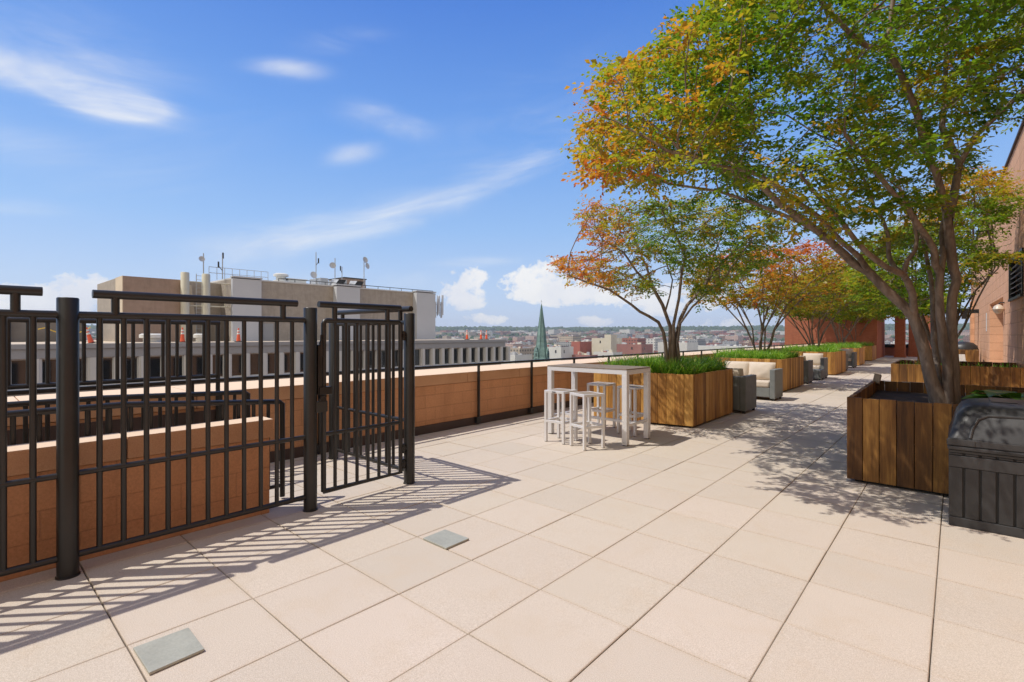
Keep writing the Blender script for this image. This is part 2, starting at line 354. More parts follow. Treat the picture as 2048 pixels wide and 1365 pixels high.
# ------------------------------------------------------------------ street-side parapet and its rail
PX = -6.27
def build_parapet():
    t = thing('parapet_wall', 'long low orange block parapet wall with pale coping along the street side', 'wall', (PX, 2, 0))
    mb = MB(); mb.box(PX - 1.02, PX, -5, 46, -.3, .745); mb.build('block_face', M['block_x'], t)
    mb = MB(); y = -5
    while y < 46:
        mb.box(PX - 1.06, PX + .012, y + .003, min(46, y + 1.36), .75, .92); y += 1.363
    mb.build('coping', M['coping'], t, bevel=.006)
    mb = MB(); mb.box(PX, PX + .035, 2.05, 46, -.01, .13); mb.build('base_flashing', M['flashing'], t, bevel=.004)
    mb = MB(); y = -5
    while y < 2.04:
        mb.box(PX, PX + .03, y, min(y + .5, 2.04), -.01, .715); mb.box(PX + .03, PX + .045, y - .012, y + .012, -.01, .715); y += .5
    mb.build('tall_flashing', M['flashing'], t)
build_parapet()
def build_body():
    mb = MB(); mb.box(-7.32, 14, -30, 46.2, -34, -.31); t = tag(mb.build('apartment_building', M['block_x']), 'orange block apartment house carrying the roof terrace', 'building')
build_body()
def build_facade():
    t = bpy.data.objects['apartment_building']
    for k in range(42):
        y = -12 + 2.55 * k
        mb = MB(); mb.box(-7.325, -7.27, y, y + 1.45, -3.6, -1.3); mb.v = [(v[0] - .06, v[1], v[2]) for v in mb.v]; mb.build('facade_window', M['glass'], t)
build_facade()
def build_rail():
    t = thing('parapet_railing', 'low dark bar railing with upright posts along the parapet face', 'railing', (PX + .06, 6, 0))
    mb = MB(); mb.box(PX + .035, PX + .085, -5, 42, 1.03, 1.068); mb.build('rail', M['steel'], t, bevel=.005)
    for k in range(-3, 26):
        y = 6.12 + 1.455 * k
        if y > 41: break
        mb = MB(); mb.box(PX + .04, PX + .08, y - .017, y + .017, .10, 1.03); mb.box(PX + .036, PX + .10, y - .075, y + .02, .035, .135)
        mb.build('post', M['steel'], t, bevel=.003)
build_rail()
def picket_parts(t, pts, r, m, name='picket'):
    for a, b in pts:
        mb = MB(); mb.tube([a, b], r, 10); mb.build(name, m, t, smooth=True)
def build_guard():
    # taller guard standing on the rail beside the stair opening
    x = PX + .06; t = thing('parapet_guard', 'tall dark picket guard raised above the parapet rail behind the low wall', 'railing', (x, 0, 1.06))
    mb = MB(); mb.tube([(x, -4, 1.69), (x, 2.03, 1.69)], .024, 10); mb.build('top_rail', M['steel'], t, smooth=True)
    mb = MB(); mb.tube([(x, -4, 1.10), (x, 1.99, 1.10)], .022, 10); mb.build('bottom_rail', M['steel'], t, smooth=True)
    picket_parts(t, [((x, 1.87 - .127 * k, 1.10), (x, 1.87 - .127 * k, 1.69)) for k in range(0, 40)], .017, M['steel'])
    mb = MB(); mb.tube([(x, 2.01, .20), (x, 2.01, 1.69)], .024, 10); mb.build('end_post', M['steel'], t, smooth=True)
build_guard()
def stair_rail(x, y1, z1, z0, lab):
    t = thing('stair_railing', lab, 'railing', (x, y1, 0), 'railings beside the stair opening')
    mb = MB(); mb.tube([(x, y1, .02), (x, y1, z1 - .02), (x, y1 - .03, z1), (x, .9, z0 - .01), (x, -3.5, z0)], .024, 10); mb.build('hand_rail', M['steel'], t, smooth=True)
    mb = MB(); mb.tube([(x, y1, .13), (x, -3.5, .13)], .018, 10); mb.build('bottom_rail', M['steel'], t, smooth=True)
    picket_parts(t, [((x, y1 - .13 * k, .13), (x, y1 - .13 * k, z1 + (z0 - z1) * min(1, .13 * k / 1.2))) for k in range(1, 40)], .016, M['steel'])
stair_rail(-4.80, 2.11, .925, 1.03, 'dark picket stair railing just behind the low orange wall')
stair_rail(-5.60, 2.10, .955, 1.015, 'dark picket stair railing nearer the parapet beyond the first one')
def build_low_wall():
    t = thing('low_block_wall', 'short low orange block wall with pale coping right behind the fence', 'wall', (-4.6, 0, 0))
    mb = MB(); mb.box(-4.71, -4.51, -5, 1.87, -.02, .655); mb.build('block_face', M['block_x'], t)
    mb = MB(); y = 1.895
    for L in (1.04, 1.2, 1.2, 1.2, 1.2):
        mb.box(-4.735, -4.49, y - L + .006, y, .66, .82); y -= L
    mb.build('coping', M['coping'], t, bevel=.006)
build_low_wall()

# ------------------------------------------------------------------ fence, gate and return
FX = -4.30
def post(t, x, y, h=1.80):
    mb = MB(); mb.lathe((x, y, 0), [(.057, 0), (.057, h - .006), (.052, h)], 20); o = mb.build('post', M['steel'], t, smooth=True)
    mb = MB(); mb.lathe((x, y, 0), [(.064, -.004), (.063, .007), (.058, .010)], 20); mb.build('base_collar', M['steel'], o, smooth=True)
def panel(t, a, b, picks, hand=None, sup=(), zt=1.69, zm=.655, zb=.125):
    a = Vector(a); b = Vector(b)
    def L(s, z): p = a.lerp(b, s); return (p.x, p.y, z)
    for z, r, n in ((zt, .024, 'top_rail'), (zm, .020, 'middle_rail'), (zb, .022, 'bottom_rail')):
        mb = MB(); mb.tube([L(0, z), L(1, z)], r, 12); mb.build(n, M['steel'], t, smooth=True)
    picket_parts(t, [(L(s, zb), L(s, zt)) for s in picks], .0175, M['steel'])
    if hand:
        mb = MB(); mb.tube([L(hand[0], 1.832), L(hand[1], 1.832)], .029, 14); h = mb.build('hand_rail', M['steel'], t, smooth=True)
        for s in sup:
            mb = MB(); mb.tube([L(s, zt), L(s, 1.832)], .024, 12); mb.build('rail_bracket', M['steel'], t, smooth=True)
def build_fence():
    t = thing('picket_fence', 'tall dark bronze picket fence on round posts in front of the low orange wall', 'fence', (FX, .51, 0))
    P1, P2, P0 = .512, 2.138, -1.114
    for y in (P0 - 1.626, P0, P1, P2): post(t, FX, y)
    def fr(y, a, b): return (y - a) / (b - a)
    for a in (P1, P0, P0 - 1.626):
        b = a + 1.626
        panel(t, (FX, a, 0), (FX, b, 0), [fr(a + .160 + .1302 * k, a, b) for k in range(11)] + [fr(a + .06, a, b)][:0], (fr(a + .123, a, b), fr(a + 1.505, a, b)), (fr(a + .245, a, b), fr(a + 1.384, a, b)))
build_fence()
def build_gate():
    t = thing('fence_gate', 'closed dark bronze picket gate with a lock box between two round posts', 'gate', (FX, 3.13, 0))
    y0, y1, zt, zb = 2.262, 3.105, 1.69, .135
    mb = MB(); mb.tube([(FX, y0, zb), (FX, y0, zt - .03), (FX, y0 + .012, zt - .008), (FX, y0 + .03, zt), (FX, y1 - .03, zt), (FX, y1 - .012, zt - .008), (FX, y1, zt - .03), (FX, y1, zb), (FX, y0, zb)], .0235, 12)
    mb.build('gate_frame', M['steel'], t, smooth=True)
    mb = MB(); mb.tube([(FX, y0, .655), (FX, y1, .655)], .019, 12); mb.build('middle_rail', M['steel'], t, smooth=True)
    picket_parts(t, [((FX, y, zb), (FX, y, zt)) for y in (2.375, 2.483, 2.602, 2.722, 2.845, 2.968)], .0165, M['steel'])
    mb = MB(); mb.tube([(FX, 2.215, 1.835), (FX, 3.10, 1.835)], .029, 14); mb.build('hand_rail', M['steel'], t, smooth=True)
    for y in (2.372, 2.945):
        mb = MB(); mb.tube([(FX, y, zt), (FX, y, 1.835)], .024, 12); mb.build('rail_bracket', M['steel'], t, smooth=True)
    # latch hardware
    mb = MB(); mb.box(FX - .03, FX + .035, 2.192, 2.236, 1.02, 1.47); mb.build('lock_box', M['latch'], t, bevel=.006)
    mb = MB(); mb.lathe((FX + .02, 2.232, 1.36), [(.012, 0), (.021, .01), (.021, .13), (.012, .15), (.010, .2)], 12); mb.build('latch_spring', M['latch'], t, smooth=True)
    mb = MB(); mb.box(FX - .01, FX + .05, 2.20, 2.32, 1.02, 1.09); mb.box(FX + .0, FX + .045, 2.21, 2.27, .955, 1.03); mb.build('strike_plate', M['latch'], t, bevel=.005)
    mb = MB(); mb.box(FX + .02, FX + .055, 2.165, 2.275, .865, .965); mb.build('latch_cover', M['steel'], t, bevel=.006)
    mb = MB(); mb.tube([(FX + .045, 2.20, .955), (FX + .05, 2.205, .99), (FX + .05, 2.225, 1.01), (FX + .045, 2.25, 1.012)], .008, 8); mb.build('latch_hook', M['latch'], t, smooth=True)
    for z in (1.55, .38, .22):
        mb = MB(); mb.lathe((FX + .01, 3.137, z), [(.014, -.05), (.02, -.045), (.02, .045), (.014, .05)], 10); mb.box(FX - .005, FX + .025, 3.10, 3.17, z - .018, z + .018); mb.build('hinge', M['latch'], t, smooth=True)
build_gate()
def build_return():
    t = thing('return_fence', 'dark picket fence panel running from the gate post back to the parapet', 'fence', (FX, 3.216, 0))
    post(t, FX, 3.216, 1.785)
    a, b = (FX, 3.216, 0), (-5.86, 3.216, 0); L = 1.56
    picks = [(.155 + .1302 * k) / L for k in range(11)]
    panel(t, a, b, picks, (-.02, .93), (.10, .86))
    mb = MB(); mb.lathe((-5.86, 3.216, 0), [(.057, 0), (.057, 1.7), (.05, 1.71)], 18); mb.build('end_post', M['steel'], t, smooth=True)
    mb = MB(); mb.box(-5.93, -5.86, 3.18, 3.25, 0, .012); mb.build('base_plate', M['steel'], t)
build_return()

# ------------------------------------------------------------------ bar table and stools
def build_table():
    t = thing('bar_table', 'tall rectangular aluminium bar table with taupe slatted top', 'table', (-4.1, 6.65, 0))
    x0, x1, y0, y1 = -4.82, -3.43, 6.27, 7.00
    for x in (x0, x1 - .078):
        for y in (y0, y1 - .078):
            mb = MB(); mb.box(x, x + .078, y, y + .078, .012, 1.0); l = mb.build('leg', M['alu'], t, bevel=.004)
            mb = MB(); mb.box(x + .012, x + .066, y + .012, y + .066, 0, .012); mb.build('foot_pad', M['foot'], l)
    mb = MB(); mb.box(x0, x1, y0, y0 + .04, 1.0, 1.062); mb.box(x0, x1, y1 - .04, y1, 1.0, 1.062); mb.box(x0, x0 + .04, y0 + .04, y1 - .04, 1.0, 1.062); mb.box(x1 - .04, x1, y0 + .04, y1 - .04, 1.0, 1.062)
    mb.build('apron', M['alu'], t, bevel=.003)
    mb = MB(); x = x0 + .002
    while x < x1 - .01:
        mb.box(x, x + .022, y0 - .004, y1 + .004, 1.064, 1.080, random.random()); x += .0272
    mb.build('slatted_top', M['slat'], t, bevel=.002, segs=1)
    mb = MB()
    for x in (x0 + .02, x1 - .06): mb.box(x, x + .04, y0 + .078, y1 - .078, .26, .30)
    mb.box(x0 + .06, x1 - .06, (y0 + y1) / 2 - .02, (y0 + y1) / 2 + .02, .262, .298)
    mb.build('foot_rail', M['alu'], t, bevel=.003)
build_table()
def build_stool(label):
    t = thing('bar_stool', label, 'stool', (0, 0, 0), 'aluminium bar stools round the tall table')
    h = .175; w = .038
    for sx in (-1, 1):
        for sy in (-1, 1):
            x = sx * (h - w / 2); y = sy * (h - w / 2)
            mb = MB(); mb.box(x - w / 2, x + w / 2, y - w / 2, y + w / 2, .006, .715); l = mb.build('leg', M['alu'], t, bevel=.003)
            mb = MB(); mb.box(x - .013, x + .013, y - .013, y + .013, 0, .006); mb.build('foot_pad', M['foot'], l)
    def ring(mb, z0, z1, th):
        mb.box(-h + w, h - w, -h, -h + th, z0, z1); mb.box(-h + w, h - w, h - th, h, z0, z1); mb.box(-h, -h + th, -h + w, h - w, z0, z1); mb.box(h - th, h, -h + w, h - w, z0, z1)
    mb = MB(); ring(mb, .285, .32, .03); mb.build('foot_rail', M['alu'], t, bevel=.003)
    mb = MB(); mb.box(-h, h, -h, -h + .036, .716, .75); mb.box(-h, h, h - .036, h, .716, .75); mb.box(-h, -h + .036, -h + .036, h - .036, .716, .75); mb.box(h - .036, h, -h + .036, h - .036, .716, .75); mb.build('seat_frame', M['alu'], t, bevel=.003)
    mb = MB(); y = -h + .039
    while y < h - .055:
        mb.box(-h + .037, h - .037, y, y + .022, .738, .7515, random.random()); y += .0262
    mb.build('seat', M['slat'], t, bevel=.002, segs=1)
    return t
s = build_stool('leftmost aluminium bar stool, square to the table at its near left end')
s.location = (-4.335, 5.965, 0)
mb = MB(); mb.box(-.03, .03, -.1805, -.176, .728, .740)
hole = mb.build('grip_slot', M['foot'], s)
hole_parent = s
for (x, y, a, lab) in ((-3.84, 5.90, -21, 'front aluminium bar stool, turned at an angle, nearest to the camera'),
                       (-4.45, 7.27, 0, 'aluminium bar stool behind the table nearer the parapet wall'),
                       (-3.82, 7.17, -7, 'aluminium bar stool behind the table next to the wooden planter')):
    d = dup(s, (x, y, 0), R(a), lab)
for c in list(bpy.data.objects):
    if c.name.startswith('grip_slot.'): bpy.data.objects.remove(c)

# ------------------------------------------------------------------ planters
def boards(p0, p1, z0, z1, th, w, t, name, mat):
    """vertical boards along p0->p1, outer face on that line, thickness inward (left of the direction)"""
    p0 = Vector((*p0, 0)); p1 = Vector((*p1, 0)); d = p1 - p0; L = d.length; d.normalize(); n = Vector((-d.y, d.x, 0))
    cnt = max(2, round(L / w)); mb = MB()
    for k in range(cnt):
        a = p0 + d * (L * k / cnt + .0025); b = p0 + d * (L * (k + 1) / cnt - .0025); off = n * random.uniform(0, .004)
        q = [a + off, b + off, b + n * th, a + n * th]; dz = random.uniform(-.004, .004)
        mb.prism([(v.x, v.y) for v in q], z0, z1 + dz, random.random())
    return mb.build(name, mat, t, bevel=.003, segs=1)
def planter(poly, h, label, mat, soil=.12, w=.145):
    c = sum((Vector((*p, 0)) for p in poly), Vector()) / len(poly)
    t = thing('wooden_planter', label, 'planter', c, 'wooden tree planters on the terrace')
    n = len(poly); th = .045
    for k in range(n):
        a, b = Vector(poly[k]), Vector(poly[(k + 1) % n]); d = (b - a).normalized()
        if k % 2: a = a + d * (th + .001); b = b - d * (th + .001)
        boards(a, b, .035, h, th, w, t, 'side_panel', mat)
    ins = []
    for p in poly:
        v = Vector(p) - Vector((c.x, c.y)); ins.append(tuple(Vector((c.x, c.y)) + v * (1 - .10 / v.length)))
    mb = MB(); mb.prism(ins, 0, .034); mb.build('base', M['foot'], t)
    # soil as an uneven sheet
    mb = MB(); q = [Vector(p) for p in ins]; S = 14; vs = []; fs = []
    for i in range(S + 1):
        for j in range(S + 1):
            p = q[0].lerp(q[1], i / S).lerp(q[3].lerp(q[2], i / S), j / S); vs.append((p.x, p.y, h - soil + .02 * mnoise.noise((p.x * 5, p.y * 5, 1))))
    for i in range(S):
        for j in range(S): a = i * (S + 1) + j; fs.append((a, a + S + 1, a + S + 2, a + 1))
    mb.add(vs, fs); mb.build('soil', M['soil'], t, smooth=True)
    return t
PL = [([(-5.02, 7.93), (-3.26, 8.20), (-3.28, 10.25), (-5.06, 10.20)], .895, 'honey coloured wooden planter right behind the bar table'),
      ([(-5.42, 14.82), (-3.49, 14.88), (-3.48, 17.35), (-5.42, 17.35)], .895, 'honey coloured wooden planter behind the first facing armchairs'),
      ([(-5.42, 22.45), (-3.45, 22.5), (-3.42, 24.75), (-5.42, 24.75)], .895, 'honey coloured wooden planter between the second and third armchair pairs'),
      ([(-5.5, 30.15), (-3.60, 30.2), (-3.63, 32.4), (-5.5, 32.4)], .895, 'second to last wooden planter along the parapet'),
      ([(-5.5, 36.3), (-3.70, 36.3), (-3.70, 38.4), (-5.5, 38.4)], .9, 'last wooden planter along the parapet, beside the red brick wall')]
for poly, h, lab in PL: planter(poly, h, lab, M['wood'])
RP = [([(-.87, 6.34), (1.24, 6.34), (1.24, 8.96), (-.91, 8.96)], .895, 'dark weathered wooden planter with bare soil and the big tree, beside the deck box', .14),
      ([(-1.11, 14.24), (1.12, 14.24), (1.10, 16.7), (-1.11, 16.7)], .90, 'dark weathered wooden planter beyond the big tree, against the pink wall', .12),
      ([(-1.27, 28.3), (.72, 28.3), (.72, 30.3), (-1.27, 30.3)], .90, 'small far wooden planter seen on both sides of the big tree trunk', .12)]
for poly, h, lab, so in RP: planter(poly, h, lab, M['wood_dark'], so)
mb = MB(); m4 = Matrix.Translation((-.86, 8.85, .86)) @ Matrix.Rotation(R(-14), 4, 'X') @ Matrix.Rotation(R(10), 4, 'Y')
mb.box(-.04, .04, -.045, .045, 0, .135, .3, mtx=m4); tag(mb.build('timber_offcut', M['offcut'], bevel=.004), 'short timber offcut leaning up at the back corner of the dark planter', 'timber')

def grass(poly, h, n, label, lmin=.2, lmax=.42):
    q = [Vector((*p, 0)) for p in poly]; vs = []; fs = []; ti = []
    for _ in range(n):
        u, v = random.uniform(.05, .95), random.uniform(.05, .95)
        p = q[0].lerp(q[1], u).lerp(q[3].lerp(q[2], u), v); cl = mnoise.noise((p.x * 3.5, p.y * 3.5, 5))
        if random.random() > .75 + cl: continue
        a = random.uniform(0, 6.283); d = Vector((math.cos(a), math.sin(a), 0)); L = random.uniform(lmin, lmax) * (1 + .25 * cl); w = random.uniform(.0045, .0085); sd = Vector((-d.y, d.x, 0)) * w
        b = Vector((p.x, p.y, h - .125)); k = random.uniform(.25, .75); o = len(vs)
        for t, wt in ((0, .8), (.35, 1), (.7, .8), (1, .05)):
            c = b + d * (L * k * t * t * 1.1) + Vector((0, 0, L * (t - .45 * k * t * t)))
            vs += [tuple(c - sd * wt), tuple(c + sd * wt)]
        for i in range(3): fs.append((o + 2 * i, o + 2 * i + 1, o + 2 * i + 3, o + 2 * i + 2)); ti.append(min(1, max(0, random.gauss(.5, .22))))
    me = bpy.data.meshes.new('liriope_grass'); me.from_pydata(vs, [], fs); me.materials.append(M['grass'])
    me.attributes.new('tint', 'FLOAT', 'FACE').data.foreach_set('value', ti); me.update()
    o = bpy.data.objects.new('liriope_grass', me); C.objects.link(o); struct(o, 'stuff', label)
for (poly, h, lab), n, lm in zip(PL, (9500, 7000, 4200, 2400, 1500), (.50, .48, .48, .5, .5)):
    grass(poly, h, n, 'green grassy leaves filling a wooden planter', .2, lm)
grass(RP[1][0], .9, 260, 'sparse green leaves at the planter rim', .12, .2)

def hosta(loc, label, n=20, sc=1.0):
    t = thing('leafy_plant', label, 'plant', loc)
    vs = []; fs = []; ti = []
    for k in range(n):
        a = k * 2.4 + random.uniform(-.3, .3); L = random.uniform(.22, .36) * sc; w = L * .30; d = Vector((math.cos(a), math.sin(a), 0)); sd = Vector((-d.y, d.x, 0)); o = len(vs); up = random.uniform(.35, .9)
        for s, ww in ((0, .05), (.25, .6), (.5, 1), (.75, .75), (1, .03)):
            c = Vector(loc) + d * (L * s) + Vector((0, 0, .06 + L * up * (s - .75 * s * s)))
            vs += [tuple(c - sd * w * ww + Vector((0, 0, .02 * ww))), tuple(c), tuple(c + sd * w * ww + Vector((0, 0, .02 * ww)))]
        for i in range(4):
            for j in (0, 1): fs.append((o + 3 * i + j, o + 3 * i + j + 1, o + 3 * i + j + 4, o + 3 * i + j + 3)); ti.append(random.random())
    me = bpy.data.meshes.new('foliage'); me.from_pydata([tuple(Vector(v) - Vector(loc)) for v in vs], [], fs); me.materials.append(M['hosta']); me.polygons.foreach_set('use_smooth', [True] * len(fs))
    me.attributes.new('tint', 'FLOAT', 'FACE').data.foreach_set('value', ti); me.update()
    o = bpy.data.objects.new('foliage', me); C.objects.link(o); o.parent = t
hosta((.47, 7.25, .78), 'broad leaved green plant in the dark planter just behind the deck box', 26, 1.4)
hosta((.92, 7.4, .78), 'broad leaved green plant deeper in the dark planter close to the pink wall', 24, 1.3)

# ------------------------------------------------------------------ deck box
def build_deck_box():
    t = thing('deck_box', 'charcoal resin storage box with slatted front and domed lid', 'storage box', (.63, 5.85, 0))
    x0, x1, y0, y1 = -.045, 1.30, 5.45, 6.24
    mb = MB(); mb.box(x0 + .012, x1 - .012, y0 + .022, y1, .015, .60); mb.build('body', M['foot'], t, bevel=.01)
    mb = MB(); mb.box(x0, x1, y0, y0 + .03, .0, .075); mb.box(x0, x1, y0, y0 + .03, .482, .578); mb.box(x0, x1, y0 + .004, y0 + .03, .598, .622)
    mb.box(x0, x0 + .03, y0 + .031, y1, 0, .622); mb.box(x1 - .03, x1, y0 + .031, y1, 0, .622)
    mb.build('frame', M['resin2'], t, bevel=.006)
    mb = MB(); x = x0 + .003; k = 0
    w = [.155, .085]
    while x < x1 - .04:
        ww = .082
        for z0, z1 in ((.077, .480), (.580, .597)):
            mb.box(x, min(x + ww, x1 - .003), y0 + .005, y0 + .02, z0, z1)
        x += ww + .0155; k += 1
    mb.build('front_slats', M['resin'], t, bevel=.004)
    # lid: rim and dome
    mb = MB(); mb.box(x0 - .008, x1 + .008, y0 - .02, y1, .625, .655); mb.box(x0 - .004, x1 + .004, y0 - .008, y1, .656, .715); rim = mb.build('lid_rim', M['resin2'], t, bevel=.008)
    mb = MB()
    rings = [(.716, .0, .0, .0), (.80, .022, .035, .008), (.90, .05, .085, .02), (.955, .08, .14, .04), (.985, .125, .20, .07), (.998, .19, .27, .10)]
    vs = []; fs = []; n = 0
    def rr(i):
        z, a, f, bk = rings[i]; xa, xb, ya, yb = x0 + a, x1 - a, y0 + f, y1 - bk; r = .05 + .09 * i / 5; pts = []
        for cx, cy, st in ((xb - r, ya + r, -90), (xb - r, yb - r, 0), (xa + r, yb - r, 90), (xa + r, ya + r, 180)):
            for q in range(6): tt = R(st + 18 * q); pts.append((cx + r * math.cos(tt), cy + r * math.sin(tt), z))
        return pts
    for i in range(len(rings)): vs += rr(i)
    K = 24
    for i in range(len(rings) - 1):
        for k in range(K): fs.append((i * K + k, i * K + (k + 1) % K, (i + 1) * K + (k + 1) % K, (i + 1) * K + k))
    fs.append(tuple((len(rings) - 1) * K + k for k in range(K)))
    mb.add(vs, fs); lid = mb.build('lid', M['resin'], t, smooth=True)
    # embossed arch moulded into the lid front
    def front(z):
        for (za, _, fa, _), (zb, _, fb, _) in zip(rings, rings[1:]):
            if za <= z <= zb: return y0 + fa + (fb - fa) * (z - za) / (zb - za)
        return y0 + .27
    arch = [(x0 + .13, .725), (x0 + .145, .80), (x0 + .18, .875), (x0 + .24, .905), (x0 + .60, .915), (x1 - .24, .905), (x1 - .18, .875), (x1 - .145, .80), (x1 - .13, .725)]
    mb = MB(); mb.tube([(x, front(z) - .001, z) for x, z in arch], .012, 8); mb.build('moulded_rib', M['resin2'], lid, smooth=True)
    mb = MB(); mb.box(x0 + .28, x0 + .62, y0 - .024, y0 - .0205, .633, .648); mb.build('grip_slot', M['foot'], rim)
    mb = MB(); mb.box(x0 - .012, x0 + .16, y0 - .016, y0 - .008, .662, .710); mb.build('latch_block', M['resin2'], rim, bevel=.003)
    mb = MB(); mb.box(x0 + .26, x0 + .42, y0 + .30, y1 - .12, .999, 1.006); mb.build('lid_step', M['resin2'], lid, bevel=.003)
build_deck_box()

# ------------------------------------------------------------------ wicker seats
def puff(mb, cx, cy, cz, sx, sy, sz, rx=0, ry=0, rz=0, n=14, seed=0):
    """soft rectangular cushion"""
    mt = Matrix.Translation((cx, cy, cz)) @ Matrix.Rotation(rz, 4, 'Z') @ Matrix.Rotation(rx, 4, 'X') @ Matrix.Rotation(ry, 4, 'Y')
    vs = []; fs = []
    for side in (1, -1):
        for i in range(n + 1):
            for j in range(n + 1):
                u = -1 + 2 * i / n; v = -1 + 2 * j / n
                e = (1 - abs(u) ** 2.6) ** .55 * (1 - abs(v) ** 2.6) ** .55
                pinch = 1 - .05 * (1 - min(1, abs(u))) - 0
                w = .05 * mnoise.noise((u * 2 + seed, v * 2, side))
                vs.append(mt @ Vector((u * sx / 2 * (1 - .06 * (1 - v * v) * 0 - .05 * abs(v) ** 4 * 0), v * sy / 2, side * sz / 2 * e * (1 + w * 3))))
    k = (n + 1) * (n + 1)
    for i in range(n):
        for j in range(n):
            a = i * (n + 1) + j; f = (a, a + n + 1, a + n + 2, a + 1); fs.append(f); fs.append(tuple(k + q for q in f)[::-1])
    mb.add(vs, fs)
def chair(w, pillows, label, group, name='armchair', cat='armchair', dark=False):
    """local: front faces -Y, x centred, y from 0 (front) to .72 (back)"""
    t = thing(name, label, cat, (0, 0, 0), group); D = .72; aw = .115
    for sx in (-1, 1):
        a, b = sorted((sx * w / 2, sx * (w / 2 - aw)))
        mb = MB(); mb.box(a, b, 0, D, .05, .735); mb.build('arm', M['wicker'], t, bevel=.012)
    mb = MB(); mb.box(-w / 2 + aw + .001, w / 2 - aw - .001, D - .13, D - .002, .06, .728); mb.build('back_panel', M['wicker'], t, bevel=.012)
    mb = MB(); mb.box(-w / 2 + aw + .001, w / 2 - aw - .001, .015, D - .131, .08, .30); mb.build('seat_base', M['wicker'], t, bevel=.012)
    for sx in (-1, 1):
        for y in (.05, D - .05):
            mb = MB(); mb.box(sx * (w / 2 - .05) - .025, sx * (w / 2 - .05) + .025, y - .025, y + .025, 0, .05); mb.build('foot', M['foot'], t)
    iw = w - 2 * aw - .01
    for k in range(pillows):
        cw = iw / pillows; cx = -iw / 2 + cw * (k + .5)
        mb = MB(); mb.box(cx - cw / 2 + .004, cx + cw / 2 - .004, .005, D - .14, .302, .455); mb.build('seat_cushion', M['cushion'], t, bevel=.045, segs=4, smooth=True)
        mb = MB(); puff(mb, cx, D - .26, .66, cw * 1.02, .46, .26, R(74), 0, R(random.uniform(-6, 6)), seed=k * 3 + w); mb.build('back_cushion', M['cushion'], t, smooth=True)
    return t
def place(t, x, y, rz): t.location = (x, y, 0); t.rotation_euler = (0, 0, rz)
G = 'grey wicker armchairs between the planters'
c1 = chair(.86, 1, 'grey wicker armchair with its back to the first planter, a dark pillow on top', G); place(c1, -3.52, 11.12, R(180))
mb = MB(); puff(mb, -3.62, 10.52, .80, .46, .34, .14, R(18), 0, R(10), seed=4); tag(mb.build('throw_pillow', M['pillow_dark'], smooth=True), 'dark patterned throw pillow lying on the back of the first armchair', 'pillow')
c2 = chair(1.42, 2, 'wide grey wicker loveseat with two beige back cushions facing the camera', G, 'loveseat', 'sofa'); place(c2, -3.88, 12.85, 0)
c3 = dup(c1, (-3.92, 18.75, 0), R(180), 'grey wicker armchair with its back to the second planter, facing away')
c4 = dup(c1, (-3.90, 20.45, 0), 0, 'grey wicker armchair with beige cushions behind the wicker footstool')
c5 = dup(c1, (-3.96, 26.1, 0), R(180), 'grey wicker armchair with its back to the third planter, facing away')
c6 = dup(c1, (-3.98, 28.2, 0), 0, 'farthest grey wicker armchair, facing the camera before the fourth planter')
t = thing('footstool', 'low grey wicker footstool in front of the second facing armchair', 'footstool', (-3.78, 19.9, 0))
mb = MB(); mb.box(-4.12, -3.44, 19.72, 20.30, .05, .36); mb.build('body', M['wicker'], t, bevel=.012)
for x in (-4.08, -3.48):
    for y in (19.76, 20.26):
        mb = MB(); mb.box(x - .025, x + .025, y - .025, y + .025, 0, .05); mb.build('foot', M['foot'], t)
cR = chair(.86, 1, 'grey wicker armchair behind the dark planter, only its back edge showing', G)
place(cR, -.28, 9.72, R(180)); cR.rotation_euler.z = R(180)

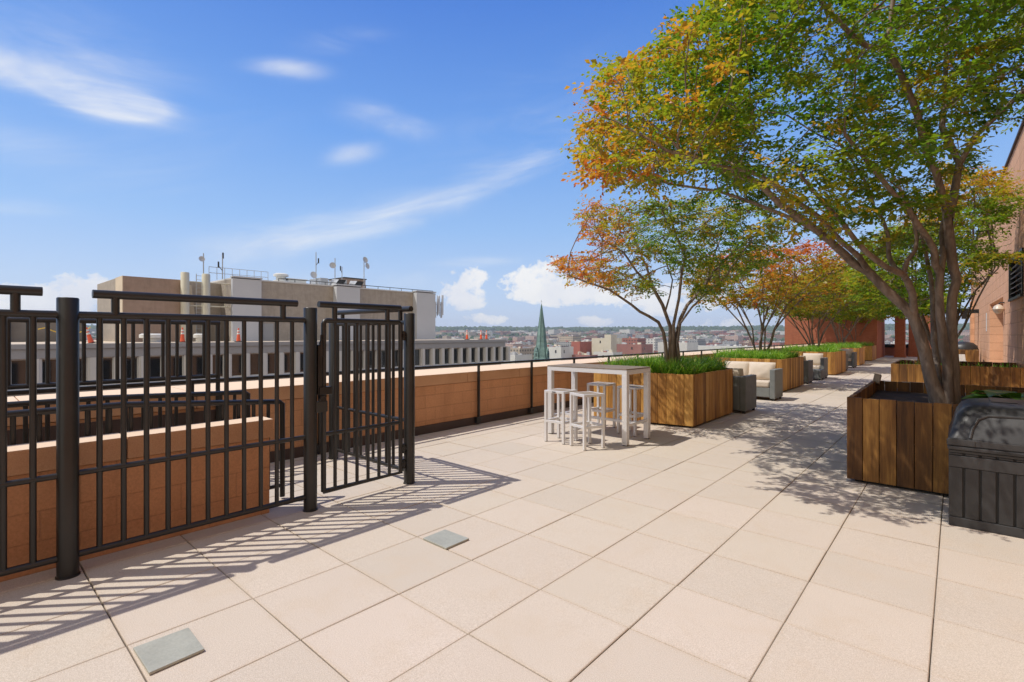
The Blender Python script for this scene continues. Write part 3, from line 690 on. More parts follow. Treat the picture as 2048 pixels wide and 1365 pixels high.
# ------------------------------------------------------------------ pink stone building on the right
WA = -math.atan(.0199)
def wx(y): return 1.5 - .0199 * y
def build_pink():
    t = thing('stone_building', 'tall pink block building with flat roof edge along the right side', 'building', (1.4, 20, 0))
    mt = Matrix.Translation((1.5, 0, 0)) @ Matrix.Rotation(math.atan(.0199), 4, 'Z')
    Ht = 6.38; n0, n1, nz = 21.3, 26.6, 2.72; l0, l1, lz0, lz1 = 16.5, 19.4, 2.46, 3.58
    mb = MB()
    # wall with openings, front face on local x = 0
    def w(y0, y1, z0, z1, d=1.0): mb.box(0, d, y0, y1, z0, z1, mtx=mt)
    w(-6, l0, 0, Ht); w(l0, l1, 0, lz0); w(l0, l1, lz1, Ht); w(l1, n0, 0, Ht); w(n0, n1, nz, Ht); w(n1, 41.2, 0, Ht)
    mb.box(1.0, 7, -6, 41.2, 0, Ht - .02, mtx=mt)
    mb.build('wall', M['pink_x'], t)
    mb = MB(); mb.box(-.05, .35, -6, 41.25, Ht + .002, Ht + .06, mtx=mt); mb.build('roof_edge', M['flashing'], t)
    mb = MB(); z = 0; k = 0
    while z < nz - .05:                       # rough rock-faced courses lining the recess
        h = .33; y = n0 + .01
        while y < n1 - .05:
            L = random.uniform(.5, .85); y2 = min(y + L, n1 - .01); dx = random.uniform(-.14, .10)
            mb.box(.48 + dx, .95, y, y2 - .008, z, min(z + h - .008, nz - .003), mtx=mt); y = y2
        z += h; k += 1
    mb.build('rough_stone', M['quoin'], t, bevel=.05)
    fr = MB(); fr.box(-.03, .10, l0 + .002, l0 + .07, lz0 + .002, lz1 - .002, mtx=mt); fr.box(-.03, .10, l1 - .07, l1 - .002, lz0 + .002, lz1 - .002, mtx=mt); fr.box(-.05, .10, l0 + .071, l1 - .071, lz0 + .002, lz0 + .06, mtx=mt); fr.box(-.03, .10, l0 + .071, l1 - .071, lz1 - .06, lz1 - .002, mtx=mt)
    f = fr.build('louvre_window', M['steel'], t)
    mb = MB(); z = lz0 + .10
    while z < lz1 - .1:
        m2 = mt @ Matrix.Translation((.05, 0, z)) @ Matrix.Rotation(R(-32), 4, 'Y'); mb.box(-.06, .06, l0 + .072, l1 - .072, -.006, .006, mtx=m2); z += .135
    mb.build('blades', M['metal_grey'], f)
    mb = MB(); mb.box(.14, .16, l0 + .01, l1 - .01, lz0 + .01, lz1 - .01, mtx=mt); mb.build('backing', M['metal_dark'], f)
    # narrow buttress near the far corner
    mb = MB(); mb.box(-.16, -.002, 37.2, 38.2, 0, 3.4, mtx=mt); mb.build('buttress', M['pink_x'], t)
    mb = MB(); mb.box(-.012, -.002, 28.0, 28.35, 1.7, 2.45, mtx=mt); mb.build('wall_plaque', M['white_paint'], t)
    l = thing('globe_lamp', 'round pale wall lamp at the edge of the rough stone recess', 'lamp', (wx(20.9), 20.9, 2.35))
    mb = MB(); mb.tube([(-.002, 20.9, 2.52), (-.09, 20.9, 2.52), (-.13, 20.9, 2.47)], .018, 8); mb2 = MB(); mb2.v = [tuple(mt @ Vector(v)) for v in mb.v]; mb2.f = mb.f; mb2.pv = mb.pv; mb2.mi = mb.mi; mb2.build('bracket', M['steel'], l, smooth=True)
    mb = MB(); p = mt @ Vector((-.13, 20.9, 2.33)); mb.lathe(p, [(.03, -.14), (.10, -.09), (.135, 0), (.10, .09), (.03, .14)], 16); mb.build('globe', M['lamp_glass'], l, smooth=True)
    l = thing('wall_lantern', 'dark boxy wall lantern near the far corner of the pink building', 'lamp', tuple(mt @ Vector((-.2, 33.5, 2.5))))
    mb = MB(); mb.box(-.55, -.001, 33.2, 33.8, 2.62, 2.80, mtx=mt); mb.build('arm', M['steel'], l)
    mb = MB(); mb.box(-.62, -.38, 33.2, 33.8, 2.35, 2.615, mtx=mt); mb.build('shade', M['steel'], l)
build_pink()

# ------------------------------------------------------------------ brick walls, pillars and lintel at the far end
def build_far_end():
    t = thing('brick_wall_block', 'big red brick wall block standing at the end of the planter row', 'wall', (-6, 41, 0))
    mb = MB(); mb.box(-9.3, -3.86, 40.3, 40.9, -.3, 5.5); mb.build('front_wall', M['brick_y'], t)
    mb = MB(); mb.box(-4.4, -3.855, 40.901, 45, 0, 5.5); mb.build('side_wall', M['brick_x'], t)
    mb = MB(); mb.box(-9.4, -3.7, 40.15, 45.1, 5.502, 5.75); mb.build('cap_beam', M['steel'], t)
    def pillar(x0, x1, y0, y1, lab):
        t = thing('brick_pillar', lab, 'pillar', ((x0 + x1) / 2, y0, 0), 'red brick pillars under the dark beam')
        mb = MB(); mb.box(x0, x1, y0, y1, .12, 2.93); mb.build('shaft', M['brick_y'], t)
        mb = MB(); mb.box(x0 - .05, x1 + .05, y0 - .05, y1 + .05, 0, .119); mb.build('plinth', M['brick_y'], t)
    pillar(-3.17, -2.62, 43.5, 44.3, 'red brick pillar standing free left of the big tree trunk')
    pillar(-2.52, -.9, 45.3, 46.0, 'wide red brick pillar seen just left of the big tree trunk')
    mb = MB(); mb.box(-3.84, 1.6, 43.4, 43.75, 2.94, 3.26); tag(mb.build('lintel_beam', M['steel']), 'long dark beam spanning the brick pillars to the pink building', 'beam')
    t = thing('end_parapet', 'low orange wall with dark cap closing the far end', 'wall', (-1, 46.6, 0))
    mb = MB(); mb.box(-9, 3, 46.4, 46.8, -.2, .62); mb.build('block_face', M['brick_y'], t)
    mb = MB(); mb.box(-9.1, 3.1, 46.33, 46.87, .622, .86); mb.build('cap', M['steel'], t)
    t = thing('covered_grill', 'dark covered grill mound behind the far right planter', 'grill', (.25, 31.6, 0))
    mb = MB(); mb.lathe((.25, 31.7, 0), [(.48, 0), (.52, .5), (.55, .85), (.50, 1.05), (.36, 1.18), (.12, 1.24)], 18); mb.build('cover', M['resin'], t, smooth=True)
    t = thing('planter_light', 'small pale tilted panel light on short legs before the far planter', 'lamp', (.15, 26.6, 0))
    p = at(1928, 19.6, 0); mt = Matrix.Translation((p.x, p.y, 0)) @ Matrix.Rotation(R(25), 4, 'Z')
    ORG[t.name] = Vector((p.x, p.y, 0)); t.location = (p.x, p.y, 0)
    mb = MB(); mb.box(-.10, .10, -.03, .03, .52, .80, mtx=mt @ Matrix.Rotation(R(-12), 4, 'X')); mb.build('panel', M['white_paint'], t, bevel=.008)
    for sx in (-1, 1):
        mb = MB(); mb.box(sx * .06 - .015, sx * .06 + .015, -.015, .015, 0, .54, mtx=mt); mb.build('leg', M['white_paint'], t)
build_far_end()

# ------------------------------------------------------------------ trees
def grow(stems, attr_pts, step, kill, infl, iters=70, up=.05, stem_r=None):
    """space colonisation: stems = polylines (first point of later ones joins the nearest node)"""
    P = []; par = []; rmin = {}
    for si, st in enumerate(stems):
        st = [Vector(p) for p in st]; last = None
        if P:
            last = min(range(len(P)), key=lambda i: (P[i] - st[0]).length_squared)
            if (P[last] - st[0]).length > .02: st = [P[last]] + st
        else: P.append(st[0]); par.append(-1); last = 0
        tot = sum((b - a).length for a, b in zip(st, st[1:])); run = 0.0
        if stem_r and len(P) == 1: rmin[0] = stem_r[0][0]
        for a, b in zip(st, st[1:]):
            n = max(1, int((b - a).length / step))
            for k in range(1, n + 1):
                P.append(a.lerp(b, k / n)); par.append(last); last = len(P) - 1
                if stem_r: f = (run + (b - a).length * k / n) / tot; rmin[last] = stem_r[si][0] + (stem_r[si][1] - stem_r[si][0]) * f ** .8
            run += (b - a).length
    A = [Vector(p) for p in attr_pts]; alive = A[:]; kids = {}
    for it in range(iters):
        kd = KDTree(len(P))
        for i, p in enumerate(P): kd.insert(p, i)
        kd.balance(); pull = {}; nxt = []
        for a in alive:
            co, i, d = kd.find(a)
            if d < kill: continue
            nxt.append(a)
            if d < infl: pull.setdefault(i, Vector()); pull[i] += (a - co).normalized()
        alive = nxt
        if not pull or not alive: break
        for i, v in pull.items():
            v = v.normalized() + Vector((random.uniform(-.25, .25), random.uniform(-.25, .25), random.uniform(-.2, .2) + up))
            if par[i] >= 0: v += (P[i] - P[par[i]]).normalized() * .35
            q = P[i] + v.normalized() * step
            if kids.get(i, 0) > 3: continue
            kids[i] = kids.get(i, 0) + 1
            P.append(q); par.append(i)
    return P, par, rmin
def radii(P, par, r0, ex, rmax=None):
    n = len(P); s = [0.0] * n; ch = [[] for _ in range(n)]
    for i, p in enumerate(par):
        if p >= 0: ch[p].append(i)
    for i in range(n - 1, -1, -1):
        if not ch[i]: s[i] = r0 ** ex
        if par[i] >= 0: s[par[i]] += s[i]
    r = [v ** (1 / ex) for v in s]
    return r, ch
def branch_mesh(P, par, r, ch, name, parent, org, wob=.0):
    vs = []; fs = []
    starts = [(0, None)]
    while starts:
        i, p = starts.pop(); chain = ([p] if p is not None else []) + [i]
        while ch[chain[-1]]:
            c = sorted(ch[chain[-1]], key=lambda k: -r[k])
            for k in c[1:]: starts.append((k, chain[-1]))
            chain.append(c[0])
        if len(chain) < 2: continue
        rm = r[chain[1]]; n = 10 if rm > .04 else 7 if rm > .018 else 5 if rm > .007 else 3
        ref = None; o = len(vs)
        for k, q in enumerate(chain):
            a = P[chain[max(0, k - 1)]]; b = P[chain[min(len(chain) - 1, k + 1)]]; d = (b - a).normalized()
            if d.length < .5: d = Vector((0, 0, 1))
            if ref is None: ref = d.cross(Vector((.3, .9, .1)) if abs(d.y) < .9 else Vector((1, 0, 0))).normalized()
            u = (ref - d * ref.dot(d)); u = u.normalized() if u.length > 1e-6 else d.orthogonal().normalized(); w = d.cross(u); ref = u
            rad = r[q] if (k or p is None) else min(r[q], r[chain[1]] * 1.15)
            for t in range(n):
                an = 2 * math.pi * t / n; rr = rad * (1 + (.16 * mnoise.noise((P[q].x * 3, P[q].y * 3 + an, P[q].z * 2.2)) if rad > .03 else 0))
                vs.append(tuple(P[q] + (u * math.cos(an) + w * math.sin(an)) * rr - org))
        for k in range(len(chain) - 1):
            for t in range(n): fs.append((o + k * n + t, o + k * n + (t + 1) % n, o + (k + 1) * n + (t + 1) % n, o + (k + 1) * n + t))
    me = bpy.data.meshes.new(name); me.from_pydata(vs, [], fs); me.materials.append(M['bark']); me.polygons.foreach_set('use_smooth', [True] * len(fs)); me.update()
    ob = bpy.data.objects.new(name, me); C.objects.link(ob); ob.parent = parent; return ob
def leaf_mesh(base, dirs, size, tint, name, parent, org, spread, flat=.36):
    """base/dirs: (n,3) twig points and outward directions; one folded leaf each"""
    n = len(base); rn = RNG.normal
    D = dirs + rn(0, .26, (n, 3)); D[:, 2] -= .16
    D /= np.linalg.norm(D, axis=1)[:, None] + 1e-9
    Nn = np.array([0, 0, 1.0]) + rn(0, flat, (n, 3)); Nn -= D * np.sum(Nn * D, axis=1)[:, None]; Nn /= np.linalg.norm(Nn, axis=1)[:, None] + 1e-9
    S = np.cross(D, Nn); L = (size * RNG.uniform(.75, 1.2, n))[:, None]; W = L * RNG.uniform(.26, .36, n)[:, None]
    B = base + rn(0, spread, (n, 3)) * np.array([1, 1, .55]) - org
    v = np.empty((n, 4, 3)); v[:, 0] = B; v[:, 1] = B + D * L * .5 + S * W + Nn * L * .10; v[:, 2] = B + D * L - Nn * L * .10; v[:, 3] = B + D * L * .5 - S * W + Nn * L * .10
    me = bpy.data.meshes.new(name); me.vertices.add(4 * n); me.vertices.foreach_set('co', v.reshape(-1))
    me.loops.add(4 * n); me.loops.foreach_set('vertex_index', np.arange(4 * n, dtype=np.int32))
    me.polygons.add(n); me.polygons.foreach_set('loop_start', np.arange(0, 4 * n, 4, dtype=np.int32))
    me.update(calc_edges=True); me.materials.append(M['leaf'])
    a = me.attributes.new('tint', 'FLOAT', 'FACE'); a.data.foreach_set('value', np.clip(tint, 0, 1).astype(np.float32))
    ob = bpy.data.objects.new(name, me); C.objects.link(ob); ob.parent = parent; return ob
def tree(label, base, stems, pts, tintf, step=.13, kill=.19, infl=3.0, r0=.0042, ex=2.25, per=14, size=.055, rleaf=.0095, flare=1.35, iters=70, spread=.05, rcap=.095, stem_r=None):
    t = thing('crape_myrtle_tree', label, 'tree', base, 'multi-stemmed trees in the terrace planters'); org = Vector(base)
    P, par, rmin = grow(stems, pts, step, kill, infl, iters, .05, stem_r)
    r, ch = radii(P, par, r0, ex)
    r = [rcap * math.tanh(v / rcap) for v in r]
    for i, v in rmin.items(): r[i] = max(min(r[i], v * 1.08), v * .9)
    for i, p in enumerate(P):                       # root flare
        h = p.z - base[2]
        if h < .3: r[i] *= 1 + (flare - 1) * (1 - h / .3) ** 2
    branch_mesh(P, par, r, ch, 'trunk', t, org)
    idx = [i for i in range(1, len(P)) if r[i] < rleaf]
    base_p = np.array([P[i] for i in idx]); dr = np.array([(P[i] - P[par[i]]).normalized() for i in idx])
    rr = np.array([r[i] for i in idx]); LV = 11
    want = per / LV * np.where(rr < r0 * 1.6, 1.3, .6); k = np.floor(want + RNG.random(len(idx))).astype(int)
    reps = np.repeat(np.arange(len(idx)), k); n = len(reps); tn = np.array([tintf(P[i]) for i in idx])
    o = base_p[reps] + dr[reps] * RNG.uniform(-step, step * .5, n)[:, None] + RNG.normal(0, .018, (n, 3))
    d = dr[reps] * .8 + RNG.normal(0, .62, (n, 3)); d[:, 2] = d[:, 2] * .35 - .05; d /= np.linalg.norm(d, axis=1)[:, None] + 1e-9
    up = np.array([0, 0, 1.0]) + RNG.normal(0, .30, (n, 3)); sd = np.cross(d, up); sd /= np.linalg.norm(sd, axis=1)[:, None] + 1e-9
    ln = size * RNG.uniform(2.6, 4.8, n); sz = size * RNG.uniform(.75, 1.2, n); st_ = tn[reps] + RNG.normal(0, .07, n)
    bp = []; dd = []; ti = []; ss = []
    for q in range(LV):
        f = (q + .6) / LV; side = (-1, 1)[q % 2] if q < LV - 1 else 0
        bp.append(o + d * (ln * f)[:, None] + sd * (side * size * .10)); dd.append(d * (.75 if side else 1.2) + sd * side * .85 * RNG.uniform(.7, 1.2, n)[:, None])
        ti.append(st_ + RNG.normal(0, .05, n)); ss.append(sz * (1.0 - .35 * abs(f - .55)))
    bp = np.concatenate(bp); dd = np.concatenate(dd); ti = np.concatenate(ti); ss = np.concatenate(ss); reps = ti
    leaf_mesh(bp, dd, ss, ti, 'crown', t, np.array(base), spread * .22)
    return len(P), len(reps)
def inside(poly, x, y):
    c = False; j = len(poly) - 1
    for i in range(len(poly)):
        (xi, yi), (xj, yj) = poly[i], poly[j]
        if (yi > y) != (yj > y) and x < (xj - xi) * (y - yi) / (yj - yi) + xi: c = not c
        j = i
    return c
def cam_pt(X, Z, z): return Vector((X * CY - Z * SY, X * SY + Z * CY, z))
def crown_pts(n, ctr, rad, polys, thr=-.12, nsc=1.1, seed=0, low=-.75, keep=None):
    """points through an umbrella-shaped volume (lateral, depth, height), kept within the tree's outline and thinned into sprays"""
    out = []; tries = 0
    while len(out) < n and tries < n * 400:
        tries += 1
        a = [random.uniform(-1, 1) for _ in range(3)]; q = abs(a[0]) ** 3 + abs(a[1]) ** 3 + a[2] ** 2
        if q > 1 or a[2] < low: continue
        p = cam_pt(ctr[0] + a[0] * rad[0], ctr[1] + a[1] * rad[1], ctr[2] + a[2] * rad[2])
        nz = mnoise.noise((p.x * nsc + seed, p.y * nsc, p.z * nsc * 2.6))
        if nz < thr: continue
        if keep and random.random() > keep(p): continue
        if polys:
            u, v, Z = proj(p)
            if Z < 1 or not any(inside(pl, u, v) for pl in polys): continue
        out.append(p)
    return out
def S(pts, dz=0): return [at(px, Z, py=py) for px, py, Z in pts]
def sm(a, b, x): t = min(1, max(0, (x - a) / (b - a))); return t * t * (3 - 2 * t)

def tree_big():
    Z = 5.65
    st = [
     S([(1880, 812, Z), (1862, 761, Z), (1852, 712, 5.66), (1840, 669, 5.68), (1828, 638, 5.7), (1812, 617, 5.72), (1785, 592, 5.75), (1760, 568, 5.8), (1738, 545, 5.85), (1708, 528, 5.9), (1690, 510, 5.85), (1658, 481, 5.75), (1620, 450, 5.65), (1560, 409, 5.5), (1529, 378, 5.4), (1508, 362, 5.35), (1455, 343, 5.2), (1360, 300, 5.0)]),
     S([(1738, 545, 5.85), (1717, 513, 5.75), (1677, 478, 5.55), (1640, 436, 5.35), (1590, 400, 5.15), (1545, 366, 5.0), (1501, 343, 4.85), (1412, 329, 4.6), (1330, 300, 4.45)]),
     S([(1640, 466, 6.02), (1590, 440, 6.2), (1529, 415, 6.3), (1498, 403, 6.35), (1437, 383, 6.4), (1344, 369, 6.45), (1285, 355, 6.5)]),
     S([(1828, 634, 5.7), (1825, 589, 5.6), (1815, 563, 5.55), (1806, 549, 5.5), (1772, 535, 5.4), (1735, 507, 5.3), (1714, 485, 5.25), (1680, 440, 5.2), (1646, 405, 5.15), (1600, 350, 5.1)]),
     S([(1806, 549, 5.5), (1814, 522, 5.5), (1829, 503, 5.5), (1834, 478, 5.5), (1826, 440, 5.5), (1800, 380, 5.5)]),
     S([(1806, 549, 5.5), (1790, 536, 5.7), (1778, 515, 5.8), (1776, 470, 5.9), (1766, 440, 6.0), (1748, 415, 6.1), (1735, 370, 6.2), (1690, 300, 6.4)]),
     S([(1886, 812, 5.7), (1876, 745, 5.85), (1868, 680, 6.0), (1866, 610, 6.15), (1862, 560, 6.3), (1850, 500, 6.5), (1830, 430, 6.7), (1780, 340, 7.0)]),
     S([(1896, 812, 5.6), (1895, 735, 5.58), (1887, 688, 5.56), (1880, 626, 5.54), (1878, 580, 5.52), (1880, 548, 5.5), (1870, 530, 5.47), (1868, 500, 5.43), (1855, 476, 5.4), (1837, 452, 5.35), (1818, 423, 5.3), (1788, 389, 5.25), (1740, 330, 5.15), (1690, 270, 5.05)]),
     S([(1880, 548, 5.5), (1887, 512, 5.6), (1883, 466, 5.7), (1890, 420, 5.8), (1870, 350, 6.0), (1850, 250, 6.2)]),
     S([(1907, 812, 5.62), (1909, 743, 5.62), (1905, 688, 5.62), (1903, 626, 5.62), (1904, 595, 5.62), (1913, 561, 5.62), (1905, 528, 5.6), (1900, 481, 5.57), (1894, 432, 5.53), (1886, 395, 5.5), (1872, 346, 5.45), (1855, 308, 5.4), (1843, 264, 5.35), (1834, 228, 5.3), (1814, 176, 5.25), (1790, 126, 5.2), (1773, 100, 5.15), (1732, 92, 5.1), (1700, 67, 5.05), (1653, 18, 5.0), (1610, -40, 4.95)]),
     S([(1773, 100, 5.15), (1785, 10, 5.1), (1795, -120, 5.0)]),
     S([(1898, 440, 5.53), (1907, 395, 5.6), (1919, 328, 5.7), (1898, 284, 5.8), (1884, 255, 5.85), (1890, 190, 5.9), (1893, 70, 6.0), (1880, -60, 6.1)]),
     S([(1919, 328, 5.7), (1950, 273, 5.6), (1985, 240, 5.5), (2060, 170, 5.4), (2200, 60, 5.4)]),
     S([(1890, 215, 5.9), (1920, 195, 6.1), (1978, 133, 6.2), (2030, 82, 6.3), (2120, 0, 6.4)]),
    ]
    poly = [(1440, -1500), (1428, 5), (1372, 32), (1318, 98), (1228, 122), (1196, 168), (1202, 240), (1166, 308), (1172, 352), (1240, 374), (1300, 394), (1420, 424), (1540, 448), (1640, 486), (1720, 520), (1800, 530), (1860, 505), (1925, 400), (1950, 290), (2048, 228), (2300, 220), (3200, -100), (3200, -1500)]
    def under(p):                                   # the lowest limbs are nearly bare underneath
        u, v, Z = proj(p); line = 322 + 30 * sm(1300, 1500, u) + 150 * sm(1480, 1850, u)
        if v > line: return .16 if u > 1330 else .8
        if Z < 5.45 and u > 1540 and v > 40: return .10
        if u > 1500:
            hole = mnoise.noise((p.x * 1.5 + 31, p.y * 1.5, p.z * 2.6))
            if hole < .02 + .10 * sm(200, 330, v): return .04
        return 1.0 - .35 * sm(1620, 1800, u) * sm(150, 300, v)
    pts = crown_pts(3600, (4.35, 5.7, 3.9), (3.95, 2.15, 2.5), [poly], -.13, 1.0, 3, -.62, under)
    def tint(p):
        X = p.x * CY + p.y * SY
        n = mnoise.noise((p.x * .9, p.y * .9, p.z * 1.3)); n2 = mnoise.noise((p.x * 2.6 + 9, p.y * 2.6, p.z * 3))
        return .27 + .26 * n + .30 * n2 + .36 * (1 - sm(.4, 2.4, X)) + .05 * (1 - sm(2.8, 4.4, p.z))
    return tree('largest multi-stemmed tree, spreading over the terrace from the dark planter by the deck box', tuple(at(1890, Z, .76)), st, pts, tint, step=.13, kill=.17, per=27, size=.064, spread=.055, r0=.0038, ex=2.3, stem_r=[(.080, .022), (.038, .015), (.028, .012), (.050, .017), (.032, .012), (.034, .012), (.046, .016), (.062, .019), (.038, .015), (.062, .018), (.028, .011), (.044, .014), (.036, .011), (.028, .010)])
tree_big()

def tree_second():
    Z = 9.2
    f = lambda L, z0=Z, z1=Z: S([(px, py, z0 + (z1 - z0) * k / max(1, len(L) - 1)) for k, (px, py) in enumerate(L)])
    st = [f([(1334, 733), (1331, 690), (1327, 665), (1317, 645), (1296, 632), (1280, 624), (1263, 610), (1247, 599), (1219, 580), (1177, 566), (1140, 552)], Z, 8.6),
          f([(1340, 733), (1341, 655), (1325, 610), (1305, 574), (1275, 546), (1247, 505), (1205, 480)], Z, 9.0),
          f([(1305, 574), (1295, 540), (1272, 485), (1258, 450)], 9.2, 9.8),
          f([(1345, 733), (1347, 650), (1358, 597), (1364, 541), (1371, 516), (1352, 470), (1340, 430)], Z, 8.6),
          f([(1341, 655), (1330, 625), (1340, 590), (1345, 560), (1330, 520)], Z, 9.9),
          f([(1350, 733), (1353, 668), (1361, 638), (1375, 610), (1406, 577), (1428, 544), (1464, 507), (1500, 478)], Z, 9.3),
          f([(1360, 733), (1355, 685), (1361, 647), (1383, 616), (1411, 588), (1440, 565)], Z, 8.5),
          f([(1411, 575), (1420, 530), (1440, 480), (1450, 440)], 9.2, 10)]
    polys = [[(1160, 408), (1188, 404), (1240, 412), (1300, 396), (1400, 385), (1500, 400), (1562, 430), (1560, 520), (1490, 545), (1440, 600), (1385, 612), (1378, 560), (1330, 520), (1240, 512), (1190, 490), (1160, 470), (1158, 440)],
             [(1098, 527), (1128, 500), (1140, 520), (1200, 500), (1230, 540), (1290, 545), (1310, 560), (1300, 590), (1250, 585), (1190, 575), (1140, 560)]]
    pts = crown_pts(2000, (2.95, 9.2, 3.0), (2.35, 2.1, 1.35), polys, -.14, 1.3, 11, -.85)
    def tint(p):
        X = p.x * CY + p.y * SY
        n = mnoise.noise((p.x * 1.2, p.y * 1.2, p.z * 1.6)); n2 = mnoise.noise((p.x * 3 + 9, p.y * 3, p.z * 3))
        return .36 + .24 * n + .28 * n2 + .42 * (1 - sm(.9, 2.6, X)) - .08 * sm(3.4, 4.6, X)
    return tree('red and green leaved tree in the honey coloured planter just behind the bar table', tuple(at(1345, Z, .76)), st, pts, tint, step=.13, kill=.18, per=17, size=.062, spread=.06, r0=.0042, ex=2.2, rcap=.075, stem_r=[(.046, .012), (.048, .013), (.026, .010), (.044, .012), (.022, .009), (.046, .013), (.036, .010), (.025, .010)])
tree_second()

def tree_row(label, px, Z, ctr, rad, n, seed, t0, size, per, spreadX, zs, kill=.24, step=.18, thr=-.15, polys=None):
    random.seed(seed); b = at(px, Z, .76)
    X0 = (px - 1024) / FOC * Z; st = []
    for k in range(6):
        a = k * 6.283 / 6 + random.uniform(-.3, .3); dx, dd = math.cos(a), math.sin(a); sp = spreadX * random.uniform(.7, 1.1)
        st.append([cam_pt(X0 + dx * .07, Z + dd * .07, .76), cam_pt(X0 + dx * (.10 + .08 * sp), Z + dd * .15, 1.15 + random.uniform(-.1, .2)), cam_pt(X0 + dx * .32 * sp, Z + dd * .32 * sp, .76 + (zs - .76) * .45), cam_pt(X0 + dx * .62 * sp, Z + dd * .6 * sp, .76 + (zs - .76) * .78), cam_pt(X0 + dx * sp, Z + dd * sp, zs)])
    st[0] = [cam_pt(X0, Z, .76)] + st[0]
    wv = lambda p, k: p + Vector((random.uniform(-k, k), random.uniform(-k, k), random.uniform(-k, k) * .6))
    forks = []
    for q in st:
        m = len(q) - 1
        for i in range(2, m + 1): q[i] = wv(q[i], .10)
        qa = q[m - 2]; qb = q[m]; tw = Vector((-(qb - qa).y, (qb - qa).x, 0)) * random.choice((-.6, .6))
        forks.append([qa, wv(qa.lerp(qb, .45) + tw * .45 + Vector((0, 0, .1)), .08), wv(qb + tw, .12)])
    st += forks
    pts = crown_pts(n, ctr, rad, polys, thr, .9, seed, -.9, lambda p: 1.0 if p.x < wx(p.y) - .25 else 0.0)
    def tint(p):
        u, v, zz = proj(p); n1 = mnoise.noise((p.x * .8, p.y * .8, p.z * 1.2)); n2 = mnoise.noise((p.x * 2 + 9, p.y * 2, p.z * 2.4))
        return t0 + .24 * n1 + .16 * n2 + .30 * sm(ctr[2] + .1, ctr[2] + rad[2] * .9, p.z)
    return tree(label, tuple(b), st, pts, tint, step=step, kill=kill, per=per, size=size, spread=.06, r0=.006, ex=2.2)
# X, Z(depth), z in camera-ground axes
print(tree_row('orange tinted tree in the second planter beyond the armchairs', 1520, 15.6, (8.3, 15.7, 3.3), (2.5, 2.0, 1.05), 1100, 21, .54, .105, 20, 1.3, 2.9))
print(tree_row('yellow green tree in the third planter, before the red brick wall', 1627, 22.2, (13.7, 22.2, 3.45), (2.9, 2.2, 1.2), 1100, 22, .40, .125, 22, 1.4, 2.9))
print(tree_row('green tree in the fourth planter before the shaded brick wall', 1684, 28.9, (19.2, 28.9, 3.7), (3.1, 2.4, 1.3), 1000, 23, .33, .15, 20, 1.5, 2.8))
print(tree_row('last green tree of the row, before the corner of the brick wall', 1712, 33.6, (23.2, 33.4, 3.95), (3.3, 2.4, 1.3), 900, 24, .32, .17, 20, 1.5, 2.8))
PW = [[(1895, 330), (1960, 338), (2038, 365), (2200, 330), (2200, 420), (2034, 425), (1990, 470), (1965, 497), (2036, 503), (2120, 500), (2120, 530), (2032, 524), (1962, 532), (1940, 575), (1908, 600), (1892, 640), (1830, 636), (1740, 622), (1690, 560), (1740, 470), (1850, 430)]]
print(tree_row('green tree reaching in front of the pink wall, from the second dark planter', 1882, 12.4, (10.4, 11.9, 3.3), (2.5, 2.7, 2.2), 2300, 25, .30, .085, 30, 1.1, 3.1, polys=PW))

